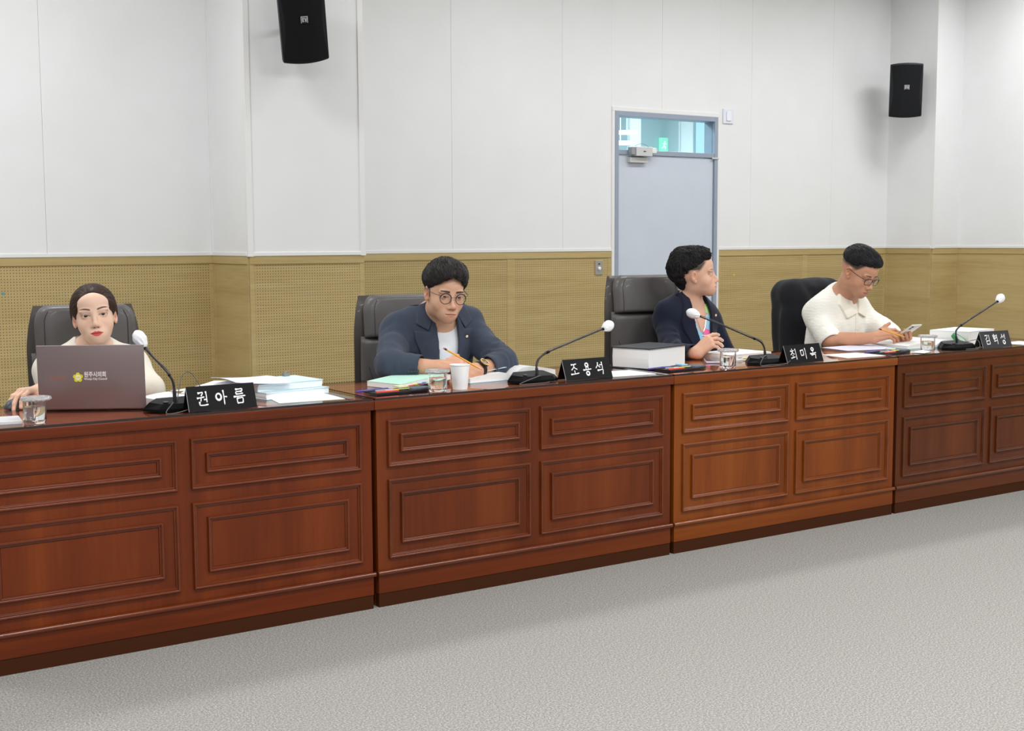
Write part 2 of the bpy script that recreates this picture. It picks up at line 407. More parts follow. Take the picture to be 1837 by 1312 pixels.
# corner column and side wall
wc = MB().box((RC, YW-RP, 0), (RW, YW-0.001, CEIL)).build('wall_column', M_BACK, kind='structure')
dress(wc, 'Y', YW-RP, YW, RC, [], peg=False); dress(wc, 'X', RC, RW, YW-RP, [], peg=False)
MB().box((RC-0.011, YW-RP-0.0165, ZW-0.003), (RC+0.02, YW-RP+0.018, CEIL), 0.002).build('corner_trim', M_TRIM, wc)
ws = MB().box((RW, -7.5, 0), (RW+0.12, YW, CEIL)).build('wall_right', M_BACK, kind='structure')
dress(ws, 'Y', -7.5, YW-RP, RW, [YW-RP-0.9*k for k in range(1, 8)], peg=False, stiles=[YW-RP-1.2*k for k in range(1, 7)])
for nm, x, z, rgb in (('blue_sticker', -0.514, 1.036, (70, 160, 175)), ('yellow_sticker', 4.877, 1.037, (235, 190, 40))):
    pts = [((0.011 if k % 2 == 0 else 0.0055)*math.cos(PI/2+k*PI/5)+x, (0.011 if k % 2 == 0 else 0.0055)*math.sin(PI/2+k*PI/5)+z) for k in range(10)]
    MB().prism(pts, YW-0.0075, YW-0.0062, fn=lambda a, b, c: (a, c, b)).build(nm, plain('sticker_'+nm, rgb, 0.6), label='tiny '+nm.split('_')[0]+' star sticker on the perforated oak wall panel', cat='sticker')

# ------------------------------------------------------------------ door with transom
M_DGREY = plain('door_frame_grey', (150, 160, 176), 0.4, noise=0.03); M_LEAF = plain('door_leaf_pale', (200, 207, 218), 0.55, noise=0.02, nscale=6)
door = empty('door_1', (0, 0, 0), kind='structure')
fw = 0.032
MB().box((DX1, YW-0.022, 0), (DX1+fw, YW+0.10, DZ), 0.002).build('frame_jamb', M_DGREY, door)
MB().box((DX2-fw, YW-0.022, 0), (DX2, YW+0.10, DZ), 0.002).build('frame_jamb', M_DGREY, door)
MB().box((DX1+fw, YW-0.022, DZ-0.034), (DX2-fw, YW+0.10, DZ), 0.002).build('frame_head', M_DGREY, door)
MB().box((DX1+fw, YW-0.018, 1.923), (DX2-fw, YW+0.10, 1.957), 0.002).build('frame_rail', M_DGREY, door)
lf = MB().box((DX1+fw+0.003, YW-0.006, 0.012), (DX2-fw-0.003, YW+0.036, 1.918), 0.002).build('door_leaf', M_LEAF, door)
MB().tube([(DX1+0.10, YW-0.006, 1.0), (DX1+0.10, YW-0.05, 1.0), (DX1+0.10, YW-0.056, 1.0), (DX1+0.21, YW-0.056, 1.0)], 0.009, 10).build('door_handle', plain('steel', (190, 190, 192), 0.3, 1.0), lf, smooth=40)
MB().box((DX1+fw, YW+0.008, 1.957), (DX2-fw, YW+0.014, DZ-0.034)).build('transom_pane', glass('transom_glass', (0.90, 0.985, 1.0, 1), refl=0.5), door)
for lo, hi, nm in (((DX1-0.026, DZ), (DX2+0.024, DZ+0.03), 'trim_head'), ((DX1-0.026, 0), (DX1, DZ), 'trim_side'), ((DX2, 0), (DX2+0.024, DZ), 'trim_side')):
    MB().box((lo[0], YW-0.018, lo[1]), (hi[0], YW-0.001, hi[1]), 0.003).build(nm, M_TRIM, door)
M_ALU = plain('brushed_aluminium', (205, 205, 205), 0.45, 0.2)
lk = empty('door_lock', (3.92, YW, 1.93), label='white magnetic lock box across the top rail of the grey door', cat='door lock')
MB().box((-0.075, -0.075, -0.018), (0.075, -0.0185, 0.048), 0.003).build('lock_body', M_ALU, lk)
MB().box((0.0755, -0.062, 0.006), (0.125, -0.0185, 0.044), 0.003).build('lock_cover', M_TRIM, lk)
MB().box((-0.110, -0.066, -0.010), (-0.0755, -0.0185, 0.046), 0.003).build('lock_bracket', plain('lock_grey', (150, 150, 152), 0.5), lk)
MB().box((-0.105, -0.040, -0.064), (0.055, -0.0065, -0.026), 0.003).build('armature_plate', M_ALU, lk)
for a in (-0.09, 0.04): MB().lathe([(0.004, 0), (0.004, 0.002), (0, 0.0025)], 10, fn=lambda q, an: (q[0], -0.040-q[2], q[1])).build('screw', plain('steel', (190, 190, 192), 0.3, 1.0), lk, loc=(a, 0, -0.045))
MB().box((-0.012, -0.077, 0.012), (0.012, -0.0752, 0.018)).build('lock_slot', plain('slot_black', (25, 25, 25), 0.6), lk)
MB().tube(spline([(-0.06, -0.03, 0.048), (-0.04, -0.03, 0.062), (0.01, -0.03, 0.072), (0.06, -0.03, 0.060), (0.08, -0.03, 0.044)], 6), 0.0018, 6).build('cable', plain('cable_grey', (120, 120, 120), 0.5), lk)
MB().box((4.618, YW-0.030, 1.914), (4.684, YW-0.0225, 1.926), 0.002).build('hinge', M_ALU, door)
sw = empty('wall_switch', (4.786, YW-0.0105, 2.242), label='white square switch high on the wall beside the door frame', cat='wall switch')
MB().box((-0.052, -0.010, -0.056), (0.052, 0, 0.056), 0.004).build('switch_plate', plain('switch_white', (226, 228, 238), 0.35), sw)
MB().box((-0.022, -0.018, -0.036), (0.024, -0.0102, 0.036), 0.004).build('rocker', plain('switch_rocker', (236, 238, 245), 0.3), sw)
ko = empty('key_switch', (3.556, YW-0.0066, 1.113), label='small steel key switch plate on the oak wainscot left of the door', cat='wall plate')
MB().box((-0.035, -0.006, -0.052), (0.035, 0, 0.052), 0.002).build('plate', plain('steel_plate', (176, 174, 168), 0.35, 0.6), ko)
MB().lathe([(0.013, 0), (0.013, 0.008), (0.009, 0.011), (0, 0.0115)], 16, fn=lambda q, a: (q[0], -0.006-q[2], q[1]-0.006)).build('knob', plain('switch_rocker', (236, 238, 245), 0.3), ko, smooth=40)
MB().box((-0.008, -0.0075, 0.022), (0.008, -0.0061, 0.030)).build('indicator', plain('slot_black', (25, 25, 25), 0.6), ko)

# ------------------------------------------------------------------ corridor seen through the transom
M_CW = plain('corridor_wall', (200, 220, 226), 0.8); M_CWH = plain('corridor_white', (244, 248, 250), 0.7)
cw = MB().box((2.0, 6.4, 0), (9.5, 6.5, 3.4)).build('wall_corridor', M_CW, kind='structure')
MB().box((2.0, YW+0.121, 2.78), (9.5, 6.4, 2.86)).build('ceiling_corridor', M_CWH, kind='structure')
MB().box((2.0, YW+0.121, -0.08), (9.5, 6.4, 0)).build('floor_corridor', M_BACK, kind='structure')
MB().box((5.805, 5.75, 0), (5.94, 5.80, 2.779), 0.004).build('wall_corridor_column', M_CWH, kind='structure')
MB().box((6.735, 6.08, 0), (6.900, 6.12, 2.779), 0.004).build('wall_corridor_column', M_CWH, kind='structure')
MB().box((6.640, 6.00, 0), (6.652, 6.012, 2.779)).build('trim_1', M_CWH, kind='structure')
MB().box((6.150, 5.20, 0), (6.60, 5.22, 2.779)).build('wall_corridor_partition', plain('corridor_grey', (128, 150, 160), 0.6), kind='structure')
for i, (x, y, z, nm) in enumerate(((5.56, 5.50, 2.307, 'upper'), (5.246, 5.20, 2.179, 'lower'))):
    e = empty('pendant_lamp', (x, y, z), label=nm+' of the two round white corridor lamps seen through the transom', cat='lamp', group='corridor lamps')
    MB().lathe([(0, 0.018), (0.10, 0.014), (0.105, 0), (0.10, -0.012), (0, -0.016)], 28).build('diffuser', plain('lamp_white', (255, 255, 255), 0.5, emit=(245, 252, 255), estr=2.2), e, smooth=40)
    MB().tube([(0, 0, 0.0185), (0, 0, 2.78-z)], 0.004, 6).build('suspension_rod', M_CWH, e)
ex = empty('exit_sign', (6.748, 6.385, 2.287), label='green lit exit sign in the corridor behind the transom glass', cat='exit sign')
MB().box((-0.052, -0.03, -0.078), (0.052, 0, 0.078), 0.004).build('sign_box', plain('exit_green', (150, 232, 205), 0.5, emit=(160, 245, 212), estr=0.5), ex)
fig = MB().lathe([(0.014, -0.001), (0.014, 0.001)], 12, fn=lambda q, a: (q[0]+0.012, -0.031-q[2], q[1]+0.055))
for a, b in (((0.008, 0.04), (-0.008, 0.0)), ((0.006, 0.035), (0.036, 0.018)), ((0.004, 0.035), (-0.03, 0.022)), ((-0.008, 0.0), (0.022, -0.03)), ((0.022, -0.03), (0.016, -0.062)), ((-0.008, 0.0), (-0.022, -0.032)), ((-0.022, -0.032), (-0.05, -0.05))):
    fig.tube([(a[0], -0.031, a[1]), (b[0], -0.031, b[1])], 0.008, 6)
fig.v = [(x*0.66, y, z*0.66) for x, y, z in fig.v]; fig.build('running_figure', plain('exit_white', (250, 255, 252), 0.5, emit=(240, 255, 248), estr=0.6), ex)
area('corridor_light', (4.6, 4.3, 2.74), 2.4, 0.6, 85, (0.84, 0.97, 1.0)); area('corridor_light', (7.2, 4.3, 2.74), 2.4, 0.6, 85, (0.84, 0.97, 1.0))

# ------------------------------------------------------------------ wall speakers
M_SPK = plain('speaker_black', (26, 27, 31), 0.45, spec=0.3, bump=0.15, bscale=500); M_GRL = plain('speaker_grille', (14, 15, 18), 0.6, spec=0.2, bump=0.4, bscale=900)
M_LOGO = plain('badge_silver', (205, 205, 210), 0.35, 0.3)
def speaker(loc, yaw, tilt, label, wallpt, roll=0):
    e = empty('wall_speaker', loc, (math.radians(tilt), math.radians(roll), math.radians(yaw)), label=label, cat='speaker', group='wall speakers')
    W, H = 0.128, 0.205                                   # half width, half height; faces -Y
    def sec(z, grow=0.0):                                 # plan outline at height z
        k = z/H; wf = W*(0.93+0.0*k); pts = []
        for t in np.linspace(-1, 1, 13): pts.append((t*W*0.985, -0.125+0.022*t*t))
        pts += [(W, -0.09), (W*0.93, -0.03), (W*0.55, 0.06), (-W*0.55, 0.06), (-W*0.93, -0.03), (-W, -0.09)]
        return pts
    mb = MB(); zs = [-H, -H+0.006, -H*0.5, 0, H*0.5, H-0.006, H]; n = 19; vv = []
    for z in zs:
        s = 0.965 if abs(z) == H else 1.0
        for a, b in sec(z): vv.append((a*s, -0.03+(b+0.03)*s, z+0.010*(1-(a/W)**2)*(1 if z > 0 else -1)*(abs(z)/H)**3))
    ff = [[i*n+j, i*n+(j+1) % n, (i+1)*n+(j+1) % n, (i+1)*n+j] for i in range(len(zs)-1) for j in range(n)]+[list(range(n)), [(len(zs)-1)*n+j for j in range(n)]]
    mb.add(vv, ff); body = mb.build('cabinet', M_SPK, e, smooth=35)
    def gr(u, v):
        z = (v*2-1)*(H-0.012); k = abs(z)/H; half = W*(0.80+0.135*min(1, k*1.25)**2); x = (u*2-1)*half
        if abs(v*2-1) > 0.93: x *= 0.985
        return (x, -0.1285+0.022*(x/W)**2, z+0.009*(1-(x/W)**2)*(1 if z > 0 else -1)*k**3)
    MB().grid(gr, 13, 17, thick=0.006, tdir=(0, -1, 0)).build('grille', M_GRL, e, smooth=40)
    bd = MB().box((-0.021, -0.1335, 0.004), (0.021, -0.1302, 0.044), 0.0008).build('badge', plain('badge_black', (20, 20, 22), 0.4), e)
    lg = MB()
    y0, y1 = -0.1352, -0.1336
    for poly in ([(-0.019, 0.041), (0.019, 0.041), (0.019, 0.006), (0.016, 0.006), (0.016, 0.037), (-0.016, 0.037), (-0.016, 0.006), (-0.019, 0.006)],
                 [(-0.012, 0.033), (-0.001, 0.033), (-0.001, 0.029), (-0.007, 0.028), (-0.007, 0.025), (-0.002, 0.025), (-0.002, 0.021), (-0.007, 0.020), (-0.007, 0.016), (-0.001, 0.015), (-0.001, 0.012), (-0.012, 0.012)],
                 [(0.000, 0.033), (0.005, 0.033), (0.008, 0.021), (0.011, 0.033), (0.015, 0.033), (0.010, 0.010), (0.006, 0.010)]):
        lg.prism(poly, y0, y1, fn=lambda a, b, c: (a, c, b))
    lg.build('logo', M_LOGO, bd)
    br = MB().box((-0.03, 0.0605, -0.05), (0.03, 0.072, 0.05), 0.002)
    inv = (Matrix.Translation(loc) @ Matrix.Rotation(math.radians(yaw), 4, 'Z') @ Matrix.Rotation(math.radians(roll), 4, 'Y') @ Matrix.Rotation(math.radians(tilt), 4, 'X')).inverted()
    w = inv @ Vector(wallpt); br.tube([(0, 0.072, 0), tuple(w)], 0.014, 10); br.build('bracket', plain('bracket_black', (40, 40, 42), 0.5), e, smooth=40)
    return e
speaker((0.925, 2.580, 2.518), -14, 20, 'large black loudspeaker cut off by the top edge, on the left pillar', (0.98, YW-PD-0.009, 2.50), -8)
speaker((6.40, 2.985, 2.50), -42, 6, 'small complete black loudspeaker on the far right corner column', (RC-0.009, 3.10, 2.50))
# ------------------------------------------------------------------ council desks
DW, DT, DDEP = 1.3874, 0.750, 0.548
TOP = DT+0.008
M_PLINTH = plain('plinth_dark', (66, 34, 16), 0.6, spec=0.1)
M_GLT = glass('desk_glass', (0.97, 0.985, 0.975, 1), 1.5, refl=1.0)
M_GLB = glass('desk_glass_underside', (0.97, 0.985, 0.975, 1), 1.5, refl=0.0)
M_GLE = plain('desk_glass_edge', (40, 22, 18), 0.2, coat=0.5)
PROF = [(0.0, 0.0), (0.0, 0.006), (0.0025, 0.0105), (0.006, 0.0108), (0.0085, 0.0085), (0.009, 0.0055), (0.0115, 0.0062), (0.0125, 0.004), (0.0150, 0.0042), (0.0165, 0.0)]
def rect_frame(x0, x1, z0, z1, y):
    mb = MB(); vv = []; k = len(PROF)
    for cx, cz, sx, sz in ((x0, z0, 1, 1), (x1, z0, -1, 1), (x1, z1, -1, -1), (x0, z1, 1, -1)):
        for i, o in PROF: vv.append((cx+sx*i, y-o, cz+sz*i))
    ff = []
    for c in range(4):
        a, b = c*k, ((c+1) % 4)*k
        for i in range(k-1): ff.append([a+i, b+i, b+i+1, a+i+1])
    mb.add(vv, ff); return mb
DESKS = []
desk_cols = [((74, 26, 5), (104, 41, 8), (126, 57, 14)), ((75, 28, 6), (103, 43, 10), (123, 58, 17)), ((90, 40, 7), (122, 58, 12), (144, 78, 22)), ((64, 26, 8), (88, 40, 13), (106, 52, 20))]
desk_lab = ['nearest mahogany desk at the left, carrying the laptop', 'second mahogany desk, in front of the person in the blue-grey blazer', 'third, more orange mahogany desk, in front of the person in navy', 'farthest mahogany desk at the right, in front of the person in the cream polo']
for i in range(4):
    x0 = (i-1)*DW; dk = empty('council_desk', (x0, 0, 0), label=desk_lab[i], cat='desk', group='row of council desks'); DESKS.append(dk)
    cs = desk_cols[i]; mv = wood('mahogany_upright', *cs, 'Z', seed=i*1.3); mh = wood('mahogany_lengthwise', *cs, 'X', seed=i*1.3+0.5)
    lighter = [tuple(min(255, int(c*0.98)) for c in q) for q in cs]; mm = wood('mahogany_moulding', *lighter, 'X', rough=0.2, coat=1.4, seed=i)
    W = DW-0.001
    brighter = [tuple(min(255, int(v*1.42+6)) for v in q) for q in cs]; mt = wood('mahogany_lit_worktop', *brighter, 'X', rough=0.4, coat=0.0, seed=i*1.3+0.5)  # same wood, colour lifted to paint in light lost under the glass
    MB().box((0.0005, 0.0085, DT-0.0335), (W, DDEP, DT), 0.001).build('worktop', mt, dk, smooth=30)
    MB().box((0.0005, -0.010, DT-0.0335), (W, 0.008, DT), 0.0025).build('worktop_lipping', mh, dk, smooth=30)
    gl = MB(); gx0, gx1, gy0, gy1, g0, g1 = 0.004, W-0.004, -0.0075, DDEP-0.004, DT+0.0001, TOP
    vv = [(gx0, gy0, g0), (gx1, gy0, g0), (gx1, gy1, g0), (gx0, gy1, g0), (gx0, gy0, g1), (gx1, gy0, g1), (gx1, gy1, g1), (gx0, gy1, g1)]
    gl.add(vv, [(4, 5, 6, 7)], 0); gl.add(vv, [(0, 3, 2, 1)], 2); gl.add(vv, [(0, 1, 5, 4), (1, 2, 6, 5), (2, 3, 7, 6), (3, 0, 4, 7)], 1)
    gl.build('glass_top', [M_GLT, M_GLE, M_GLB], dk)
    b0, b1 = 0.0105, DW-0.0105
    MB().box((b0, 0.0, 0.05), (b1, 0.022, DT-0.034)).build('front_board', mv, dk)
    for s0, s1 in ((b0, b0+0.022), (b1-0.022, b1)): MB().box((s0, 0.0225, 0.0), (s1, DDEP-0.03, DT-0.034)).build('side_board', mv, dk)
    for cx0, cx1 in ((0.0525, 0.6715), (0.7165, 1.3355)):
        for z0, z1 in ((0.5065, 0.6755), (0.1735, 0.4625)):
            q = empty('panel', (0, 0, 0), parent=dk)
            rect_frame(cx0, cx1, z0, z1, 0.0).build('outer_moulding', mm, q, smooth=50)
            rect_frame(cx0+0.051, cx1-0.051, z0+0.051, z1-0.051, 0.0).build('inner_moulding', mm, q, smooth=50)
            MB().box((cx0+0.068, -0.0015, z0+0.068), (cx1-0.068, 0.0005, z1-0.068)).build('field', mv, q)
    MB().box((b0, -0.004, 0.051), (b1, -0.0002, 0.121)).build('base_board', mh, dk)
    hp = [(0.0, -0.0085), (-0.006, -0.0085), (-0.0105, -0.006), (-0.0125, 0.0), (-0.0105, 0.006), (-0.006, 0.0085), (0.0, 0.0085)]
    md = MB(); md.prism([(y-0.0042, z+0.1255) for y, z in hp], b0-0.005, b1+0.005, fn=lambda a, b, c: (c, a, b)); md.build('base_moulding', mm, dk, smooth=50)
    MB().box((b0+0.001, -0.0015, 0.0), (b1-0.001, 0.0225, 0.0505)).build('plinth', M_PLINTH, dk)
# ------------------------------------------------------------------ office chairs
def m_leather(name, rgb):
    t = NT(name); v = t.coords(); a = t.noise(v, 220, 3); b = t.noise(v, 5, 3); c = srgb(*rgb)
    t.color(t.ramp(b, [(0.3, tuple(x*0.88 for x in c[:3])+(1,)), (0.7, tuple(x*1.1 for x in c[:3])+(1,))])); t.set(Roughness=0.42, Specular_IOR_Level=0.45, Coat_Weight=0.08); t.bump(a, 0.12, 0.001); return t.m
M_LEA = m_leather('grey_brown_leather', (90, 86, 85)); M_LEAD = m_leather('dark_leather_side', (70, 63, 59)); M_BLK = plain('black_plastic', (24, 24, 26), 0.4); M_SEAM = plain('seam_thread', (28, 26, 26), 0.7)
def slab(fn_w, fn_y, z0, z1, th, nz=26, nx=17, puff=0.02, rnd=0.03):
    """padded back cushion: half width fn_w(t), front surface y fn_y(z); faces -Y"""
    mb = MB(); loops = []
    for k in range(nz):
        t = k/(nz-1); z = z0+(z1-z0)*t; w = fn_w(t); yc = fn_y(z); edge = min(1, min(t, 1-t)/0.07); e2 = math.sqrt(max(0.0, 1-(1-edge)**2))
        ring = []
        for j in range(nx):
            s = -1+2*j/(nx-1); x = w*s; lip = max(0.0, 1-abs(s)**6); ring.append((x, yc-puff*lip*e2-th*0.25*e2*(1 if abs(s) < 1 else 0.4), z))
        for j in range(nx):
            s = 1-2*j/(nx-1); ring.append((w*s*0.99, yc+th*0.5*e2*max(0.25, 1-abs(s)**8), z))
        loops.append(ring)
    n = nx*2; vv = [q for r in loops for q in r]
    ff = [[i*n+j, i*n+(j+1) % n, (i+1)*n+(j+1) % n, (i+1)*n+j] for i in range(nz-1) for j in range(n)]+[list(range(n)), [(nz-1)*n+j for j in range(n)]]
    mb.add(vv, ff); return mb
def make_chair(loc, yaw, top, label, group='grey leather office chairs'):
    e = empty('office_chair', loc, (0, 0, math.radians(yaw)), label=label, cat='chair', group=group)
    ys = lambda z: 0.235+0.20*(z-0.45)**1.0*0.42+0.03*math.cos((z-0.45)*6)      # recline and lumbar curve
    zj = top-0.185
    wl = lambda t: 0.172+0.026*math.sin(min(1, t*1.1)*PI*0.5)-0.0*t
    wt = lambda t: 0.188-0.030*max(0, (t-0.55)/0.45)**2.2-0.016*max(0, (t-0.86)/0.14)**2-0.004*(1-t)
    slab(wl, ys, 0.47, zj+0.004, 0.07, puff=0.016).build('backrest', M_LEA, e, smooth=60)
    slab(wt, lambda z: ys(z)-0.012, zj-0.002, top, 0.085, puff=0.026).build('headrest', M_LEA, e, smooth=60)
    sh = slab(lambda t: (0.190+0.022*math.sin(min(1, t*1.3)*PI*0.5))*(1-0.14*max(0, (t-0.7)/0.3)**2), lambda z: ys(z)+0.045, 0.44, top-0.004, 0.05, puff=0.012); sh.build('back_shell', M_LEAD, e, smooth=60)
    for s in (-1, 1):                                     # stitched seams on headrest and lumbar
        pts = [(s*0.178, ys(z)-0.058-0.0*z, z) for z in np.linspace(zj+0.01, top-0.03, 8)]
        MB().tube([(s*(0.152-0.03*max(0, (z-zj-0.12)/0.06)**2), ys(z)-0.0535, z) for z in np.linspace(zj+0.008, top-0.022, 10)], 0.0010, 6).build('seam', M_SEAM, e)
        MB().tube(spline([(s*0.170, ys(zj-0.03)-0.022, zj-0.13), (s*0.152, ys(zj-0.1)-0.036, zj-0.20), (s*0.13, ys(0.62)-0.036, 0.60)], 5), 0.0010, 6).build('seam', M_SEAM, e)
    st = MB(); st.box((-0.25, -0.27, 0.405), (0.25, 0.23, 0.475), 0.03); st.build('seat', M_LEA, e, smooth=60)
    for s in (-1, 1):
        a = empty('armrest', (0, 0, 0), parent=e)
        MB().box((s*0.285-0.035, -0.16, 0.625), (s*0.285+0.035, 0.12, 0.652), 0.012).build('arm_pad', M_LEAD, a, smooth=60)
        MB().tube(spline([(s*0.285, 0.06, 0.6245), (s*0.285, 0.07, 0.52), (s*0.275, 0.02, 0.42), (s*0.20, 0.0, 0.392)], 5), 0.014, 8).build('arm_bracket', M_BLK, a, smooth=60)
    MB().lathe([(0.10, 0.38), (0.10, 0.404), (0.035, 0.404)], 16).build('tilt_plate', M_BLK, e); MB().lathe([(0.025, 0.10), (0.025, 0.25), (0.014, 0.25), (0.014, 0.38)], 16).build('gas_stem', M_BLK, e, smooth=40)
    for k in range(5):
        an = k*2*PI/5+0.3; c, s = math.cos(an), math.sin(an)
        leg = MB().tube([(0.02*c, 0.02*s, 0.105), (0.16*c, 0.16*s, 0.10), (0.30*c, 0.30*s, 0.075)], [0.026, 0.021, 0.015], 8).build('base_leg', M_BLK, e, smooth=60)
        MB().lathe([(0.0, -0.02), (0.026, -0.018), (0.029, 0), (0.026, 0.018), (0, 0.02)], 16, fn=lambda q, a: (0.30*c+q[0]*c-q[2]*s, 0.30*s+q[0]*s+q[2]*c, 0.030+q[1])).build('caster', M_BLK, leg, smooth=50)
    return e
make_chair((-0.76, 0.74, 0), -9, 1.075, 'grey leather office chair behind the person with the laptop')
make_chair((0.655, 0.76, 0), -4, 1.075, 'grey leather office chair behind the person in the blue-grey blazer')
make_chair((2.015, 0.74, 0), -10, 1.135, 'tallest grey leather office chair, left of the person in navy')
make_chair((3.30, 0.78, 0), -4, 1.062, 'office chair hidden under a black suit jacket at the far right')
# ------------------------------------------------------------------ people
def m_skin():
    t = NT('skin'); a = t.n('ShaderNodeVertexColor', layer_name='Col'); t.l(a.outputs['Color'], t.b.inputs['Base Color'])
    t.set(Roughness=0.48, Specular_IOR_Level=0.38, Subsurface_Weight=0.12, Subsurface_Scale=0.006); v = t.coords(); t.bump(t.noise(v, 900, 2), 0.05, 0.0005); return t.m
M_SKIN = m_skin()
def m_eye():
    t = NT('eyeball'); a = t.n('ShaderNodeVertexColor', layer_name='Col'); t.l(a.outputs['Color'], t.b.inputs['Base Color']); t.set(Roughness=0.12, Coat_Weight=0.6); return t.m
M_EYE = m_eye()
def m_hair(name, rgb, rough=0.42):
    t = NT(name); v = t.coords((60, 60, 14)); f = t.noise(v, 3, 4, 0.7); c = srgb(*rgb)
    t.color(t.ramp(f, [(0.3, tuple(x*0.45 for x in c[:3])+(1,)), (0.7, tuple(x*1.15 for x in c[:3])+(1,))])); t.set(Roughness=rough+0.1, Specular_IOR_Level=0.28); t.bump(f, 0.35, 0.002); return t.m
def m_cloth(name, rgb, weave=900, var=0.14, rough=0.85, sheen=0.2, slub=0.0):
    t = NT(name); v = t.coords(); c = srgb(*rgb); f = t.noise(v, weave, 2, 0.7)
    col = t.ramp(f, [(0.3, tuple(x*(1-var) for x in c[:3])+(1,)), (0.7, tuple(min(1, x*(1+var)) for x in c[:3])+(1,))])
    if slub:
        g = t.noise(t.coords((220, 220, 26)), 1.0, 3, 0.6); col = t.mix(t.math('MULTIPLY', g, slub), col, tuple(min(1, x*2.1) for x in c[:3])+(1,))
    t.color(col); t.set(Roughness=rough, Sheen_Weight=sheen, Specular_IOR_Level=0.2); t.bump(f, 0.2, 0.001); return t.m
def S(v): return np.array(srgb(*v)[:3], np.float32)
def sstep(e0, e1, x): t = np.clip((x-e0)/(e1-e0), 0, 1); return t*t*(3-2*t)

def head_sdf(st):
    """head in its own frame: x to the subject's right, y forward, z up, origin between the eyes' height and the ears"""
    jw, fl, nz = st.get('jaw', 1.0), st.get('full', 1.0), st.get('nose', 1.0)
    mouth_z = -0.0700; eo = st.get('eye_open', 0.0052); lip = st.get('lip', 1.0)
    base = U(0.035, ELL((0, -0.016, 0.034), (0.0755, 0.094, 0.080)), ELL((0, 0.012, -0.022), (0.0640*fl, 0.0745, 0.080)), ELL((0, 0.030, -0.060), (0.0480*jw, 0.058, 0.038), rotm(0, -20, 0)))
    chin = U(0.03, ELL((0, 0.068, -0.0965), (0.021*jw, 0.0185, 0.0155)), ELL((0, 0.060, -0.074), (0.034*jw, 0.026, 0.030)))
    cheek = [ELL((s*0.041*fl, 0.050, -0.034), (0.022, 0.024, 0.025)) for s in (1, -1)]
    jawc = [ELL((s*0.0415*jw, 0.010, -0.064), (0.014, 0.028, 0.022)) for s in (1, -1)]
    brow = [ELL((s*0.029, 0.0755, 0.017), (0.025, 0.0105, 0.0080)) for s in (1, -1)]
    fore = ELL((0, 0.052, 0.045), (0.052, 0.036, 0.036))
    skull = U(0.022, base, chin, *cheek, *(jawc if st.get('jawc', 1) else []), fore)
    sock = [ELL((s*0.032, 0.1005, -0.001), (0.0195, 0.0165, 0.0115)) for s in (1, -1)]
    lidb = [ELL((s*0.0315, 0.0715, -0.0005), (0.0155, 0.0145, 0.0130)) for s in (1, -1)]
    nose = U(0.010, CAP((0, 0.0815, 0.006), (0, 0.1040*nz, -0.034), 0.0055, 0.0080), SPH((0, 0.1062*nz, -0.0372), 0.0088), *[ELL((s*0.0115*st.get('ala', 1.0), 0.0955, -0.0415), (0.0074, 0.0092, 0.0068)) for s in (1, -1)])
    nost = [ELL((s*0.0065, 0.1005, -0.0490), (0.0035, 0.0048, 0.0030)) for s in (1, -1)]
    muzz = ELL((0, 0.072, mouth_z+0.001), (0.029, 0.0225, 0.021))
    ul = U(0.005, ELL((0.0075, 0.0925, mouth_z+0.0036*lip), (0.0125, 0.0058, 0.0042*lip)), ELL((-0.0075, 0.0925, mouth_z+0.0036*lip), (0.0125, 0.0058, 0.0042*lip)))
    ll = ELL((0, 0.0908, mouth_z-0.0050*lip), (0.0165, 0.0065, 0.0052*lip))
    ears = [SUB(U(0.008, ELL((s*0.0765, -0.006, -0.004), (0.0070, 0.0155, 0.0265), np.array(rotm(-s*18, -12))), ELL((s*0.0740, 0.001, -0.030), (0.0062, 0.0085, 0.0095))), ELL((s*0.0845, -0.001, 0.000), (0.0095, 0.0090, 0.0165), np.array(rotm(-s*18, -12))), 0.004) for s in (1, -1)]
    def f(P):
        d = skull(P)
        for g in sock: d = smax(d, -g(P), 0.016)
        for g in brow: d = smin(d, g(P), 0.014)
        d = smin(d, muzz(P), 0.020); d = smin(d, nose(P), 0.012)
        for g in lidb: d = smin(d, g(P), 0.006)
        d = smin(d, ul(P), 0.005); d = smin(d, ll(P), 0.005)
        x, z = P[..., 0], P[..., 2]
        mline = np.sqrt((z-(mouth_z-0.0006+st.get('smile', 0.0)*(x/0.022)**2))**2+((P[..., 1]-0.0985+0.22*x*x/0.022)*0.6)**2+np.maximum(np.abs(x)-0.022, 0)**2)-0.0012
        d = smax(d, -mline, 0.003)
        for g in nost: d = smax(d, -g(P), 0.002)
        for s in (1, -1):                                  # eye opening between the lids
            u = (x-s*0.0315)/0.0150; q = np.maximum(1-u*u, -1)
            zo = st.get('slant', 0.0012)*u*s
            op = np.maximum(z-(eo*0.62*q+zo+st.get('lid', 0.0)), (-eo*0.40*q+zo+st.get('lid', 0.0)*0.6)-z)
            cut = np.maximum(np.maximum(op, np.abs(u)*0.015-0.0150), 0.0735-P[..., 1]); d = smax(d, -cut, 0.0012)
        for g in ears: d = smin(d, g(P), 0.006)
        return d
    return f
